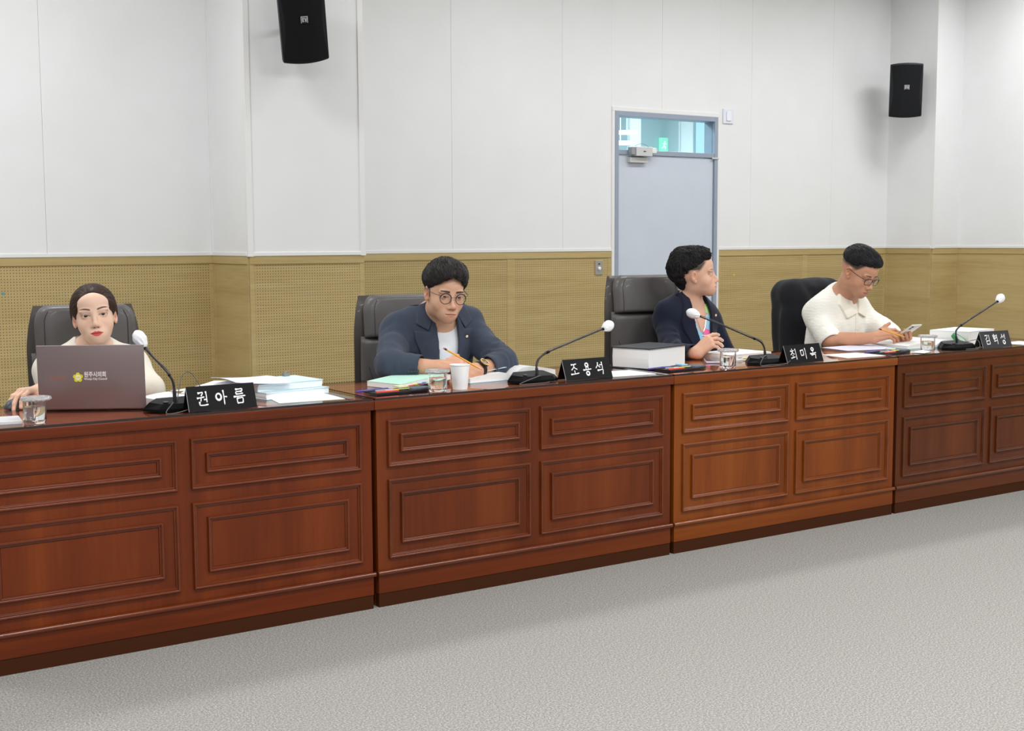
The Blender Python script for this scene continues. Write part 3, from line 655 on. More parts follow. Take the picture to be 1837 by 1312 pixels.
def head_color(Q, st):
    """skin colours in the head frame, nostril shade painted in"""
    x, y, z = Q[:, 0], Q[:, 1], Q[:, 2]; ax = np.abs(x); base = S(st['skin']); C = np.tile(base, (len(Q), 1)); eo = st.get('eye_open', 0.0052)
    def blend(w, col): C[:] = C*(1-w[:, None])+np.array(col, np.float32)*w[:, None]
    front = sstep(0.02, 0.06, y)
    n = vnoise((Q*45).astype(np.float32)); C *= (1+0.035*n)[:, None]
    warm = base*np.array([1.02, 0.80, 0.74], np.float32)
    blend(front*np.exp(-((ax-0.040)/0.018)**2-((z+0.034)/0.018)**2)*st.get('blush', 0.35), warm)
    blend(front*np.exp(-(ax/0.013)**2-((z+0.038)/0.012)**2)*0.35, warm)
    blend(np.exp(-((ax-0.078)/0.012)**2-((z+0.006)/0.03)**2)*sstep(0.03, 0.0, y)*0.45, warm*np.array([1.0, 0.86, 0.84]))
    if st.get('stubble'): blend(sstep(-0.045, -0.062, z)*sstep(-0.02, 0.03, y)*st['stubble']*(1-np.exp(-(ax/0.018)**2-((z+0.07)/0.010)**2)), base*np.array([0.72, 0.70, 0.72]))
    lipc = S(st['lips']); mz = -0.0700; L = st.get('lip', 1.0)
    up = mz+0.0078*L*(1-(ax/0.0235)**2)+0.0012*np.exp(-((ax-0.006)/0.004)**2)-0.0012*np.exp(-(ax/0.003)**2); lo = mz-0.0103*L*(1-(ax/0.0215)**2)
    inl = sstep(-0.0012, 0.0012, np.minimum(up-z, z-lo))*(ax < 0.024)*(y > 0.07)
    blend(inl*st.get('lipw', 0.8), lipc)
    blend(np.exp(-((z-(mz-0.0006))/0.0011)**2)*(ax < 0.0225)*(y > 0.07)*0.75, lipc*0.30)
    blend(np.exp(-((ax-0.0065)/0.0042)**2-((z+0.0490)/0.0026)**2)*(y > 0.085)*0.85, base*0.22)  # nostril shade painted into the skin colour
    bz = 0.0205+st.get('brow_arch', 0.004)*np.sin(np.clip((ax-0.012)/0.040, 0, 1)*PI*0.72)-0.0015; bw = st.get('brow_w', 0.0030)*(1-0.55*np.clip((ax-0.03)/0.024, 0, 1))
    blend(sstep(bw*1.5, bw*0.6, np.abs(z-bz))*sstep(0.0105, 0.0155, ax)*sstep(0.0545, 0.0470, ax)*front*st.get('brow', 0.85), S(st['hair'])*0.8)
    for s in (1, -1):
        u = (x-s*0.0315)/0.0150; q = np.maximum(1-u*u, -0.25); zo = st.get('slant', 0.0012)*u*s; lid = st.get('lid', 0.0)
        zu = eo*0.62*q+zo+lid; zl = -eo*0.40*q+zo+lid*0.6; near = (np.abs(u) < 1.18)*(y > 0.06)
        blend(near*np.exp(-((z-zu-0.0002)/0.0013)**2)*st.get('liner', 0.85), np.array([0.012, 0.009, 0.008]))
        blend(near*np.exp(-((z-zl)/0.0010)**2)*0.35, base*0.35)
        blend(near*np.exp(-((z-zu-0.0048)/0.0012)**2)*0.35, base*0.55)
        blend((np.abs(u) < 1.3)*(y > 0.05)*np.exp(-((z-0.006)/0.008)**2)*st.get('shadow', 0.12), base*np.array([0.66, 0.52, 0.48]))
    if st.get('fade'):
        zf = st['fade']; side = np.clip(sstep(0.040, 0.056, ax)+sstep(-0.02, -0.05, y), 0, 1); yf = st.get('fade_y', 0.012)+0.75*z
        hl = sstep(zf(y)-0.012, zf(y)+0.016, z)*side*sstep(yf+0.009, yf-0.009, y)*(1-np.exp(-((ax-0.083)/0.009)**2)*(np.abs(z+0.004) < 0.032)*(np.abs(y+0.004) < 0.022))
        if st.get('sideburn'): hl = np.maximum(hl, sstep(0.006, 0.002, np.abs(y-0.018))*sstep(-0.026, -0.012, z)*sstep(0.03, 0.01, z)*side)
        blend(np.clip(hl, 0, 1)*0.93, S(st['hair'])*1.15)
    return np.clip(C, 0, 1)
def hand_sdf(wrist, F, D, right=True, curl=(25, 35, 20), spread=6, thumb=(0.65, 0.55, -0.35), tc=18, scale=1.0, curls=None):
    """wrist point, finger direction F, back-of-hand normal D"""
    F = np.array(F, float); F /= np.linalg.norm(F); D = np.array(D, float); D -= F*(D@F); D /= np.linalg.norm(D); T = np.cross(D, F)*(1 if right else -1)
    w = np.array(wrist, float); s = scale; fs = []; tips = []
    pt = lambda x, y, z: w+s*(x*T+y*F+z*D)
    xs = (0.030, 0.0095, -0.0105, -0.029); ys_ = (0.086, 0.090, 0.086, 0.078); ln = ((0.043, 0.026, 0.021), (0.047, 0.030, 0.022), (0.043, 0.028, 0.021), (0.034, 0.021, 0.019))
    palm = U(0.018, *[CAP(pt(x*0.62, 0.006, 0), pt(x, y, 0.002), 0.0135*s, 0.0115*s) for x, y in zip(xs, ys_)], CAP(pt(0.018, 0.02, -0.008), pt(0.024, 0.062, -0.010), 0.014*s, 0.011*s))
    fingers = []
    for k in range(4):
        c = curls[k] if curls else curl; p = pt(xs[k], ys_[k], 0.001); a = 0; sp = math.radians(spread*(1.5-k)/1.5)
        d0 = F*math.cos(sp)+T*math.sin(sp); segs = []; r = 0.0092-(0.0012 if k == 3 else 0)
        for m in range(3):
            a += math.radians(c[m]); d = d0*math.cos(a)-D*math.sin(a); q = p+s*ln[k][m]*d
            segs.append(CAP(p, q, (r-0.0006*m)*s, (r-0.0006*(m+1))*s)); nrm = d0*math.sin(a)+D*math.cos(a); p0 = p; p = q
        fingers.append(U(0.004, *segs)); tips.append((p+0.002*d*s, nrm, d))
    p = pt(0.024, 0.022, -0.008); td = T*thumb[0]+F*thumb[1]+D*thumb[2]; td /= np.linalg.norm(td); segs = []
    bend = F*0.8-D*0.4; 
    for m, L in enumerate((0.040, 0.032, 0.026)):
        q = p+s*L*td; segs.append(CAP(p, q, (0.0125-0.0015*m)*s, (0.011-0.0015*m)*s)); p = q
        td = td*math.cos(math.radians(tc))+bend*math.sin(math.radians(tc)); td /= np.linalg.norm(td)
    thm = U(0.006, *segs)
    def f(P):
        d = palm(P); g = fingers[0](P)
        for q in fingers[1:]: g = np.minimum(g, q(P))
        d = smin(d, g, 0.008); return smin(d, thm(P), 0.010)
    return f, tips
def hair_locks(f, seeds, flow, n=8, step=0.011, r=0.0022, lift=0.0015, jitter=0.25, seed=1, curl=0.0):
    """tapered locks that follow the flow over the hair surface f (head frame)"""
    rg = np.random.default_rng(seed); P = np.array(seeds, np.float32); e = 1e-3
    def grad(p):
        g = np.stack([f(p+_a(v)*e)-f(p-_a(v)*e) for v in ((1, 0, 0), (0, 1, 0), (0, 0, 1))], -1); return g/(np.linalg.norm(g, axis=-1, keepdims=True)+1e-9)
    jit = rg.normal(0, jitter, P.shape).astype(np.float32); path = []; N0 = []
    ph = rg.uniform(0, 6.28, len(P)).astype(np.float32)
    for k in range(n):
        for _ in range(2): g = grad(P); P = P-g*(f(P)-lift)[:, None]
        path.append(P.copy()); N0.append(g)
        d = flow(P)+jit; d = d-g*(d*g).sum(-1, keepdims=True); d /= (np.linalg.norm(d, axis=-1, keepdims=True)+1e-9)
        if curl: b = np.cross(g, d); d = d+curl*b*np.cos(ph+k*1.1)[:, None]+0.6*curl*g*np.sin(ph+k*1.3)[:, None]
        P = P+d*step*rg.uniform(0.7, 1.2, (len(P), 1)).astype(np.float32)
    path = np.stack(path, 1); N0 = np.stack(N0, 1); m = len(P); vv = []; rad = r*np.array([0.5]+[1.0]*(n-3)+[0.6, 0.12])
    T = np.gradient(path, axis=1); B = np.cross(T, N0); B /= (np.linalg.norm(B, axis=-1, keepdims=True)+1e-9)
    ring = [path+N0*rad[None, :, None]*0.8, path+B*rad[None, :, None]*1.25, path-N0*rad[None, :, None], path-B*rad[None, :, None]*1.25]
    V = np.stack(ring, 2).reshape(-1, 3); Q = []
    base = np.arange(m)[:, None]*(n*4)
    for k in range(n-1):
        for j in range(4): Q.append(np.stack([base+k*4+j, base+k*4+(j+1) % 4, base+(k+1)*4+(j+1) % 4, base+(k+1)*4+j], -1).reshape(-1, 4))
    return V, np.concatenate(Q)
def seeds_on(f, n, ok, seed=3, ctr=(0, -0.015, 0.03)):
    rg = np.random.default_rng(seed); out = np.zeros((0, 3), np.float32)
    while len(out) < n:
        d = rg.normal(0, 1, (4000, 3)); d /= np.linalg.norm(d, axis=1, keepdims=True); P = (np.array(ctr)+d*0.14).astype(np.float32)
        for _ in range(7): P = P-d.astype(np.float32)*f(P)[:, None]*0.85
        P = P[(np.abs(f(P)) < 0.004) & ok(P)]; out = np.vstack([out, P])
    return out[:n]

def collar_band(p, N, T, r, h, mat, back=0.03, name='collar_band', flare=0.010):
    N = np.array(N, float); a = unit(p.w((0, -0.020, -0.070))-N)
    def f(P):
        q = P-_a(N); t = q@_a(a); e = np.sqrt(np.maximum((q*q).sum(-1)-t*t, 0)); rr = r+flare*np.clip((0.02-t)/0.04, 0, 1.5); d = np.abs(e-rr)-0.0042
        return np.maximum(np.maximum(d, np.maximum(t-h, -0.03-t)), ((P-_a(N))@_a(T))[..., 1]-back)
    p.cloth(name, f, N-0.13, N+0.13, 0.0034, mat)
class Person:
    def __init__(s, root, label, st, o, yaw, pitch, roll, sc, group='council members'):
        s.root = empty('person', root, label=label, cat='person', group=group); s.org = root; s.st = st
        s.o, s.M, s.sc = np.array(o), rotm(yaw, pitch, roll), sc
        s.head = head_sdf(st); s.pieces = []; s.tips = []
    def w(s, q): return s.o+s.sc*(s.M@np.array(q, float))
    def loc(s, P): return ((np.asarray(P)-s.o)@s.M)/s.sc
    def headW(s): return LOCAL(s.head, s.o, s.M, s.sc)
    def build_body(s, body, neck_base, arms, hands, forearms):
        """body: coarse torso and limbs; head and hands are meshed finer; all go into one skin mesh"""
        nt, nb = s.w((0, -0.018, -0.060)), np.array(neck_base, float)
        nr = s.st.get('neck', 0.053)
        hn = U(0.022, s.headW(), CAP(nt, nb, nr*s.sc, (nr+0.005)*s.sc)); g = U(0.05, hn, body)
        C = s.o; lo, hi = C-np.array([0.14, 0.15, 0.20]), C+np.array([0.14, 0.15, 0.16])
        cols = []
        cut = float(nb[2]-0.005)
        P1, Q1 = mesh_sdf(g, (lo[0], lo[1], cut), hi, 0.0018); P1 = relax(P1, Q1, 1, 0.35); L = s.loc(P1); c1 = head_color(L.astype(np.float32), s.st); cols.append(c1)
        low = U(0.05, CAP(nt, nb, nr*s.sc, (nr+0.005)*s.sc), body, *arms)
        allp = np.array(s.bounds); P2, Q2 = mesh_sdf(low, allp[0], (allp[1][0], allp[1][1], cut+0.004), 0.007); cols.append(np.tile(S(s.st['skin']), (len(P2), 1)))
        parts = [(P1, Q1), (P2, Q2)]
        for f, lo2, hi2 in hands:
            P, Q = mesh_sdf(f, lo2, hi2, 0.0021); P = relax(P, Q, 1, 0.4); parts.append((P, Q)); c = np.tile(S(s.st['skin'])*np.array([1.0, 0.93, 0.90]), (len(P), 1)); c *= (1+0.05*vnoise((P*60).astype(np.float32)))[:, None]
            for t, nrm, d in s.tips:
                q = P-t; w = (np.linalg.norm(q+0.006*d, axis=1) < 0.0085)*((q@nrm) > 0.0022); c[w] = S(s.st['nail']) if s.st.get('nail') else c[w]*np.array([1.1, 1.06, 1.04])
            cols.append(np.clip(c, 0, 1))
        P, Q = merge(parts); quad_obj('body', P, Q, M_SKIN, s.root, s.org, np.concatenate(cols))
        gz = np.array(s.st.get('gaze', (0, 1, 0)), float); gz /= np.linalg.norm(gz)
        for e in (1, -1):
            mb = MB(); mb.lathe([(0.0123*math.sin(a), -0.0123*math.cos(a)) for a in np.linspace(0.001, PI-0.001, 28)], 32)
            V = np.array(mb.v); a = np.array([0, 0, 1.0]); k = np.cross(a, gz); ang = math.acos(np.clip(a@gz, -1, 1)); R = np.array(Matrix.Rotation(ang, 3, Vector(k/(np.linalg.norm(k)+1e-9)))); ca = V[:, 2]/0.0123
            col = np.tile(np.array([0.60, 0.56, 0.53], np.float32), (len(V), 1)); th = np.arccos(np.clip(ca, -1, 1)); col[th < 0.66] = (0.020, 0.011, 0.008); col[th < 0.27] = (0.003, 0.003, 0.003)
            Vl = V@R.T+np.array([e*0.0315, 0.0735, -0.0003]); Vw = s.o+s.sc*(Vl@s.M.T)-np.array(s.org)
            me = bpy.data.meshes.new('eye'); me.from_pydata([tuple(q) for q in Vw], [], mb.f); me.materials.append(M_EYE); ca_ = me.color_attributes.new('Col', 'FLOAT_COLOR', 'POINT'); c4 = np.ones((len(V), 4), np.float32); c4[:, :3] = col; ca_.data.foreach_set('color', c4.ravel())
            me.polygons.foreach_set('use_smooth', [True]*len(me.polygons)); o = bpy.data.objects.new('eye', me); COL.objects.link(o); o.parent = s.root
    def hair(s, f, mat, lock_sets, h=0.0026):
        P, Q = mesh_sdf(f, (-0.125, -0.185, -0.125), (0.125, 0.135, 0.165), h); parts = [(relax(P, Q, 1), Q)]+lock_sets
        P, Q = merge(parts); P = s.o+s.sc*(P@s.M.T); quad_obj('hair', P, Q, mat, s.root, s.org)
    def cloth(s, name, f, lo, hi, h, mat, it=1, **kw): return sdf_obj(name, f, lo, hi, h, mat, s.root, s.org, it, **kw)

def torso_sdf(o, M, sw=0.185, cd=0.112, wa=0.145, bust=0.0):
    """o: base of the neck; M: torso frame"""
    q = [ELL((0, 0.000, -0.175), (sw*0.88, cd, 0.20)), CAP((-(sw-0.045), -0.012, -0.062), (sw-0.045, -0.012, -0.062), 0.062), ELL((0, 0.008, -0.38), (wa, cd*1.03, 0.20)), ELL((0, -0.01, -0.50), (0.165, 0.14, 0.13))]
    q += [CAP((s*0.02, -0.025, 0.020), (s*sw*0.66, -0.016, -0.030), 0.048, 0.044) for s in (1, -1)]
    f = U(0.06, *q)
    if bust: f0 = f; b = U(0.02, *[ELL((s*0.062, 0.065, -0.20), (0.058, 0.055, 0.06)) for s in (1, -1)]); f = lambda P: smin(f0(P), b(P), 0.05)
    return LOCAL(f, o, M)
def folds(P, joints, seed=0.0, amp=0.0045, base=0.0028):
    """cloth relief: slow undulation plus compression creases around the joints"""
    d = base*vnoise((P*np.array([11, 11, 7])+seed).astype(np.float32))+0.5*base*vnoise((P*27+seed*2).astype(np.float32))
    w, v = vnoise(P*13+seed), vnoise(P*19+seed*3)
    for j, ax, rad, lam in joints:
        q = P-_a(j); r2 = (q*q).sum(-1); t = q@_a(ax)
        d = d+0.75*amp*np.exp(-r2/rad**2)*np.sin(2*PI*t/(lam*1.35)+4.5*w)*(0.45+0.55*v)
    return d
def unit(v): v = np.array(v, float); return v/np.linalg.norm(v)
def poly_sdf(poly):
    """2-D signed distance to a polygon"""
    pts = np.array(poly, np.float32)
    def f(x, y):
        d = np.full(x.shape, 1e9, np.float32); s = np.ones(x.shape, np.float32); n = len(pts); j = n-1
        for i in range(n):
            ex, ey = pts[j]-pts[i]; wx, wy = x-pts[i][0], y-pts[i][1]; t = np.clip((wx*ex+wy*ey)/(ex*ex+ey*ey+1e-12), 0, 1)
            d = np.minimum(d, (wx-ex*t)**2+(wy-ey*t)**2); c1, c2, c3 = y >= pts[i][1], y < pts[j][1], ex*wy > ey*wx
            fl = (c1 & c2 & c3) | (~c1 & ~c2 & ~c3); s = np.where(fl, -s, s); j = i
        return s*np.sqrt(d)
    return f
def panel_on(base, poly, o, M, out, front=True):
    """patch of cloth lying on surface base: polygon in the torso frame's x-z plane"""
    pf = poly_sdf(poly); o, M = _a(o), _a(M)
    def f(P):
        q = (P-o)@M; d = np.maximum(base(P)-out, pf(q[..., 0], q[..., 2])); d = np.maximum(d, -(base(P)+0.006))
        return np.maximum(d, (0.0-q[..., 1]) if front else q[..., 1])
    return f
def forearm(e, w, r0=0.040, r1=0.0265): return CAP(e, w, r0, r1)
def bb(pts, pad): p = np.array(pts, float); return p.min(0)-pad, p.max(0)+pad
def seated_legs(hipc, kn, ft):
    fs = []
    for s in (1, -1):
        h = np.array(hipc)+np.array([s*0.09, 0, 0]); k = np.array(kn)+np.array([s*0.11, 0, 0]); t = np.array(ft)+np.array([s*0.11, 0, 0])
        fs += [CAP(h, k, 0.085, 0.062), CAP(k, t, 0.058, 0.042), CAP(t+np.array([0, 0.02, -0.035]), t+np.array([0, -0.17, -0.045]), 0.040, 0.034)]
    return U(0.03, *fs)
def trousers(p, hipc, mat, top=0.62, name='trousers'):
    kn = (hipc[0], hipc[1]-0.36, 0.515); ft = (hipc[0], hipc[1]-0.40, 0.085)
    f = U(0.06, seated_legs(hipc, kn, ft), ELL(hipc, (0.19, 0.15, 0.12))); lo, hi = (hipc[0]-0.32, hipc[1]-0.70, 0.0), (hipc[0]+0.32, hipc[1]+0.25, top)
    p.cloth(name, f, lo, hi, 0.012, mat)
HUP = lambda t: (np.abs(t))

# ================================================================== woman with the laptop
st = dict(skin=(230, 192, 168), lips=(205, 62, 60), hair=(58, 38, 30), jaw=0.90, full=0.97, jawc=0, ala=0.9, nose=0.985, lip=1.05, lipw=0.92, eye_open=0.0066, lid=-0.0008, gaze=(-0.12, 1, -0.10), blush=0.35, brow=0.95, brow_w=0.0030, brow_arch=0.0058, liner=0.95, shadow=0.3, neck=0.047)
w1 = Person((-0.76, 0.76, 0), 'person in a cream blouse behind the open laptop, hand on the mouse', st, (-0.762, 0.71, 1.046), 164, 5, 6, 0.955)
T1 = rotm(180, -6, 0); N1 = np.array([-0.752, 0.775, 0.890]); tor1 = torso_sdf(N1, T1, 0.172, 0.100, 0.125, 0.02)
R_sh, R_el, R_wr = np.array([-0.900, 0.790, 0.845]), np.array([-0.915, 0.680, 0.760]), np.array([-1.005, 0.520, 0.806])
L_sh, L_el, L_wr = np.array([-0.605, 0.785, 0.850]), np.array([-0.590, 0.650, 0.770]), np.array([-0.715, 0.47, 0.806])
hR, tR = hand_sdf(R_wr, (-0.84, -0.54, 0.06), (-0.05, 0.10, 1), True, (22, 34, 18), 8, (0.5, 0.8, -0.30), 8, 0.92)
hL, tL = hand_sdf(L_wr, (-0.55, -0.82, -0.02), (0, 0, 1), False, (22, 30, 20), 6, scale=0.93)
w1.bounds = ((-1.08, 0.55, 0.42), (-0.40, 1.02, 0.92)); w1.tips = tR
lo, hi = bb([R_wr, R_el], 0.05); lo = np.minimum(lo, R_wr-np.array([0.19, 0.17, 0.05])); lo2, hi2 = bb([L_wr, L_el], 0.05); lo2 = np.minimum(lo2, L_wr-np.array([0.17, 0.19, 0.04]))
w1.build_body(tor1, N1, [CAP(R_sh, R_el, 0.045, 0.038), CAP(L_sh, L_el, 0.045, 0.038)], [(U(0.02, hR, forearm(R_el, R_wr, 0.036, 0.023)), lo, hi), (U(0.02, hL, forearm(L_el, L_wr, 0.036, 0.023)), lo2, hi2)], None)
skull1 = U(0.03, ELL((0, -0.018, 0.036), (0.0845, 0.103, 0.088)), ELL((0, -0.035, -0.005), (0.079, 0.078, 0.070)))
face1 = U(0.02, ELL((0, 0.105, -0.042), (0.0680, 0.080, 0.098)), ELL((0, 0.085, 0.036), (0.025, 0.050, 0.038)))
bun = ELL((0, -0.122, -0.030), (0.045, 0.036, 0.045))
h1 = SUB(SUB(SUB(skull1, face1, 0.026), U(0.01, *[ELL((s*0.090, 0.004, -0.034), (0.030, 0.028, 0.044)) for s in (1, -1)]), 0.010), lambda P: P[..., 2]+0.062+0.25*(P[..., 1]+0.06), 0.012)
h1 = U(0.02, h1, bun)
bunp = _a((0, -0.115, -0.030))
flow1 = lambda P: (bunp-P)*7+_a((0, 0, 0.2))
sd = seeds_on(h1, 1300, lambda P: (P[:, 1] > -0.06) & (P[:, 2] > -0.045), 5)
w1.hair(h1, m_hair('dark_brown_hair', (64, 42, 32), 0.38), [hair_locks(h1, sd, flow1, 9, 0.012, 0.0012, 0.0002, 0.04, 4)])
M_CREAM = m_cloth('cream_blouse', (232, 224, 208), 700, 0.05)
arm1 = U(0.03, CAP(R_sh, R_el, 0.056, 0.050), CAP(R_el, R_el+(R_wr-R_el)*0.72, 0.049, 0.041), CAP(L_sh, L_el, 0.056, 0.052), CAP(L_el, L_el+(L_wr-L_el)*0.75, 0.050, 0.042))
j1 = [(R_el, unit(R_wr-R_el), 0.09, 0.034), (L_el, unit(L_wr-L_el), 0.10, 0.036), (L_sh+np.array([0.02, 0, -0.06]), (0, 0, 1), 0.09, 0.05)]
bl = U(0.05, OFF(tor1, 0.010), arm1)
def blouse1(P):
    q = (P-_a(N1))@_a(T1); v = np.maximum(np.abs(q[..., 0])-0.045*np.clip((q[..., 2]+0.13)/0.13, 0, 1.5), -q[..., 1]); d = bl(P)+folds(P, j1, 3.0)
    d = smax(d, -np.maximum(v, -0.13-q[..., 2]), 0.004); return smax(d, -(CAP(N1+np.array([0, 0.005, -0.03]), N1+np.array([0, -0.01, 0.10]), 0.050, 0.066)(P)), 0.004)
w1.cloth('blouse', blouse1, (-1.14, 0.44, 0.50), (-0.44, 0.98, 0.965), 0.0042, M_CREAM)
for s in (1, -1):
    pl = [(s*0.030, 0.050), (s*0.075, 0.035), (s*0.098, -0.030), (s*0.060, -0.075), (s*0.022, -0.13), (s*0.018, -0.02)]
    w1.cloth('collar', panel_on(bl, pl, N1, T1, 0.012), N1-np.array([0.16, 0.20, 0.19]), N1+np.array([0.16, 0.06, 0.09]), 0.0032, M_CREAM)
trousers(w1, (-0.76, 0.79, 0.56), m_cloth('charcoal_trousers', (52, 52, 56)))

# ================================================================== man in the blue-grey blazer
st = dict(skin=(214, 168, 140), lips=(186, 112, 104), hair=(30, 27, 27), jaw=0.93, full=0.97, sideburn=1, fade_y=0.008, lip=0.92, lipw=0.7, eye_open=0.0050, lid=-0.0018, gaze=(0.0, 1, -0.22), blush=0.3, brow=0.95, brow_w=0.0040, brow_arch=0.0025, stubble=0.22, liner=0.7, fade=lambda y: 0.004+0*y, neck=0.056)
m2 = Person((0.62, 0.72, 0), 'person in a blue-grey blazer and round glasses, pencil in hand, looking down', st, (0.563, 0.449, 1.104), 171, -11, -4, 1.0)
T2 = rotm(180, -17, 2); N2 = np.array([0.595, 0.565, 0.985]); tor2 = torso_sdf(N2, T2, 0.188, 0.118, 0.150)
R_sh, R_el, R_wr = np.array([0.432, 0.625, 0.945]), np.array([0.300, 0.430, 0.822]), np.array([0.432, 0.272, 0.822])
L_sh, L_el, L_wr = np.array([0.758, 0.600, 0.950]), np.array([0.782, 0.350, 0.812]), np.array([0.590, 0.245, 0.803])
hR, tR = hand_sdf(R_wr, (0.93, -0.22, 0.16), (-0.10, -0.25, 0.95), True, None, 3, (0.55, 0.75, 0.10), 10, 1.0, curls=[(38, 45, 20), (46, 48, 25), (50, 50, 28), (52, 52, 30)])
hL, tL = hand_sdf(L_wr, (-0.93, 0.10, -0.12), (0.05, -0.55, 0.80), False, (40, 50, 30), 4, (0.5, 0.7, 0.2), 10, 1.0)
m2.bounds = ((0.22, 0.34, 0.42), (0.98, 0.92, 0.99)); m2.tips = tR+tL
lo, hi = bb([R_wr, R_el, R_wr+np.array([0.20, -0.02, 0])], 0.055); lo2, hi2 = bb([L_wr, L_el, L_wr+np.array([-0.18, 0.02, 0])], 0.055)
m2.build_body(tor2, N2, [CAP(R_sh, R_el, 0.05, 0.042), CAP(L_sh, L_el, 0.05, 0.042)], [(U(0.02, hR, forearm(R_el, R_wr, 0.042, 0.027)), lo, hi), (U(0.02, hL, forearm(L_el, L_wr, 0.042, 0.027)), lo2, hi2)], None)
crown2 = U(0.04, ELL((0, -0.020, 0.046), (0.0850, 0.106, 0.092)), ELL((0, 0.030, 0.082), (0.070, 0.072, 0.050)))
def h2(P):
    d = crown2(P)+0.0035*vnoise((P*np.array([42, 42, 26])).astype(np.float32))+0.0018*vnoise((P*95).astype(np.float32))
    x, y, z = P[..., 0], P[..., 1], P[..., 2]; ax = np.abs(x)
    d = d+0.0065*sstep(0.060, 0.004, z)
    hair_edge = 0.078-13*x*x+0.16*x+0.003*np.sin(x*170)+0.002*np.sin(x*330)      # fringe: an arch over the forehead
    d = smax(d, -np.maximum(z-np.maximum(hair_edge, -0.01), 0.012-y+0.25*z), 0.005)
    side = np.maximum(0.000+0.30*np.maximum(y, 0)-z+0.85*np.minimum(y+0.012, 0), -1)  # lower edge of the sides
    d = smax(d, side, 0.012)
    ear = ELL((0, -0.006, -0.006), (0.2, 0.022, 0.024))(P); d = smax(d, -ear, 0.006)
    return smax(d, -0.052-z, 0.01)
cr = _a((0.01, -0.050, 0.135))
def flow2(P): d = P-cr; d = d/(np.linalg.norm(d, axis=-1, keepdims=True)+1e-6); return d+_a((0.20, 0.55, -0.10))*sstep(0.03, 0.08, P[..., 2])[..., None]+_a((0, -0.05, -0.55))*sstep(0.06, 0.0, P[..., 2])[..., None]
sd = seeds_on(h2, 1500, lambda P: (P[:, 2] > 0.020), 8)
m2.hair(h2, m_hair('black_hair', (38, 33, 32), 0.42), [hair_locks(h2, sd, flow2, 8, 0.0075, 0.0016, 0.0008, 0.20, 4)])
M_BLZ = m_cloth('blue_grey_wool', (58, 65, 79), 650, 0.28, 0.9, 0.10, 0.22); M_TEE = m_cloth('white_cotton', (232, 234, 238), 900, 0.03)
cuffR = R_el+(R_wr-R_el)*0.60; cuffL = L_el+(L_wr-L_el)*0.62
sl2 = U(0.030, CAP(R_sh, R_el, 0.066, 0.056), CAP(R_el, cuffR, 0.056, 0.048), CAP(L_sh, L_el, 0.066, 0.058), CAP(L_el, cuffL, 0.057, 0.048))
pad2 = LOCAL(U(0.02, *[CAP((s_*0.05, -0.020, 0.004), (s_*0.172, -0.016, -0.016), 0.044, 0.040) for s_ in (1, -1)]), N2, T2); tj2 = U(0.03, OFF(tor2, 0.016), OFF(pad2, 0.014)); bj2 = U(0.026, tj2, sl2)
j2 = [(R_el, unit(R_wr-R_el), 0.10, 0.036), (R_sh+(R_el-R_sh)*0.6, unit(R_el-R_sh), 0.09, 0.042), (L_el, unit(L_wr-L_el), 0.11, 0.036), (L_sh+(L_el-L_sh)*0.6, unit(L_el-L_sh), 0.10, 0.044), (R_sh+np.array([0.05, -0.06, -0.10]), unit((0.6, 0, -0.7)), 0.08, 0.045), (L_sh+np.array([-0.06, -0.08, -0.12]), unit((-0.6, 0, -0.7)), 0.08, 0.05)]
def bj2f(P): return bj2(P)+folds(P, j2, 1.3, 0.0085, 0.0040)
def tj2f(P): return tj2(P)+folds(P, j2, 1.3, 0.0085, 0.0040)-0.001
def blazer2(P):
    q = (P-_a(N2))@_a(T2); v = np.maximum(np.abs(q[..., 0])-0.062*np.clip((q[..., 2]+0.40)/0.36, 0, 1.3), -q[..., 1]); d = bj2f(P)
    d = smax(d, -np.maximum(v, -0.40-q[..., 2]), 0.003); d = smax(d, -CAP(N2+np.array([0, 0.01, -0.02]), m2.w((0, -0.02, -0.07)), 0.052, 0.060)(P), 0.004)
    for a, b in ((R_el, cuffR), (L_el, cuffL)):
        u = unit(b-a); t = (P-_a(b))@_a(u); r = np.sqrt(np.maximum((((P-_a(b))**2).sum(-1))-t*t, 0)); d = smax(d, -np.maximum(r-0.042, -t+(-0.03)), 0.003); d = np.where(r < 0.09, smax(d, np.where(np.abs(t) < 0.12, t-0.012, -1), 0.004), d)
    return d
m2.cloth('blazer', blazer2, (0.17, 0.16, 0.46), (0.92, 0.86, 1.045), 0.0040, M_BLZ)
for s in (1, -1):
    up = [(s*0.050, 0.130), (s*0.088, 0.115), (s*0.116, 0.050), (s*0.130, 0.014), (s*0.086, -0.008), (s*0.050, 0.05)]
    lw = [(s*0.052, 0.06), (s*0.082, -0.015), (s*0.144, -0.012), (s*0.142, -0.045), (s*0.062, -0.24), (s*0.010, -0.37), (s*0.044, -0.15)]
    lp = m2.cloth('lapel', panel_on(tj2f, lw, N2, T2, 0.0070), N2-np.array([0.17, 0.32, 0.42]), N2+np.array([0.17, 0.14, 0.08]), 0.0030, M_BLZ)
    m2.cloth('collar', panel_on(tj2f, up, N2, T2, 0.0085), N2-np.array([0.17, 0.22, 0.22]), N2+np.array([0.17, 0.14, 0.11]), 0.0030, M_BLZ)
tee2 = lambda P: smax(tor2(P)-0.005+0.6*folds(P, [(N2+np.array([0, -0.12, -0.22]), (0.5, 0, 0.8), 0.10, 0.05)], 5.0), -CAP(N2+np.array([0, -0.005, 0.012]), m2.w((0, -0.01, -0.06)), 0.062, 0.064)(P), 0.004)
m2.cloth('t_shirt', tee2, (0.38, 0.36, 0.50), (0.82, 0.80, 1.02), 0.0050, M_TEE)
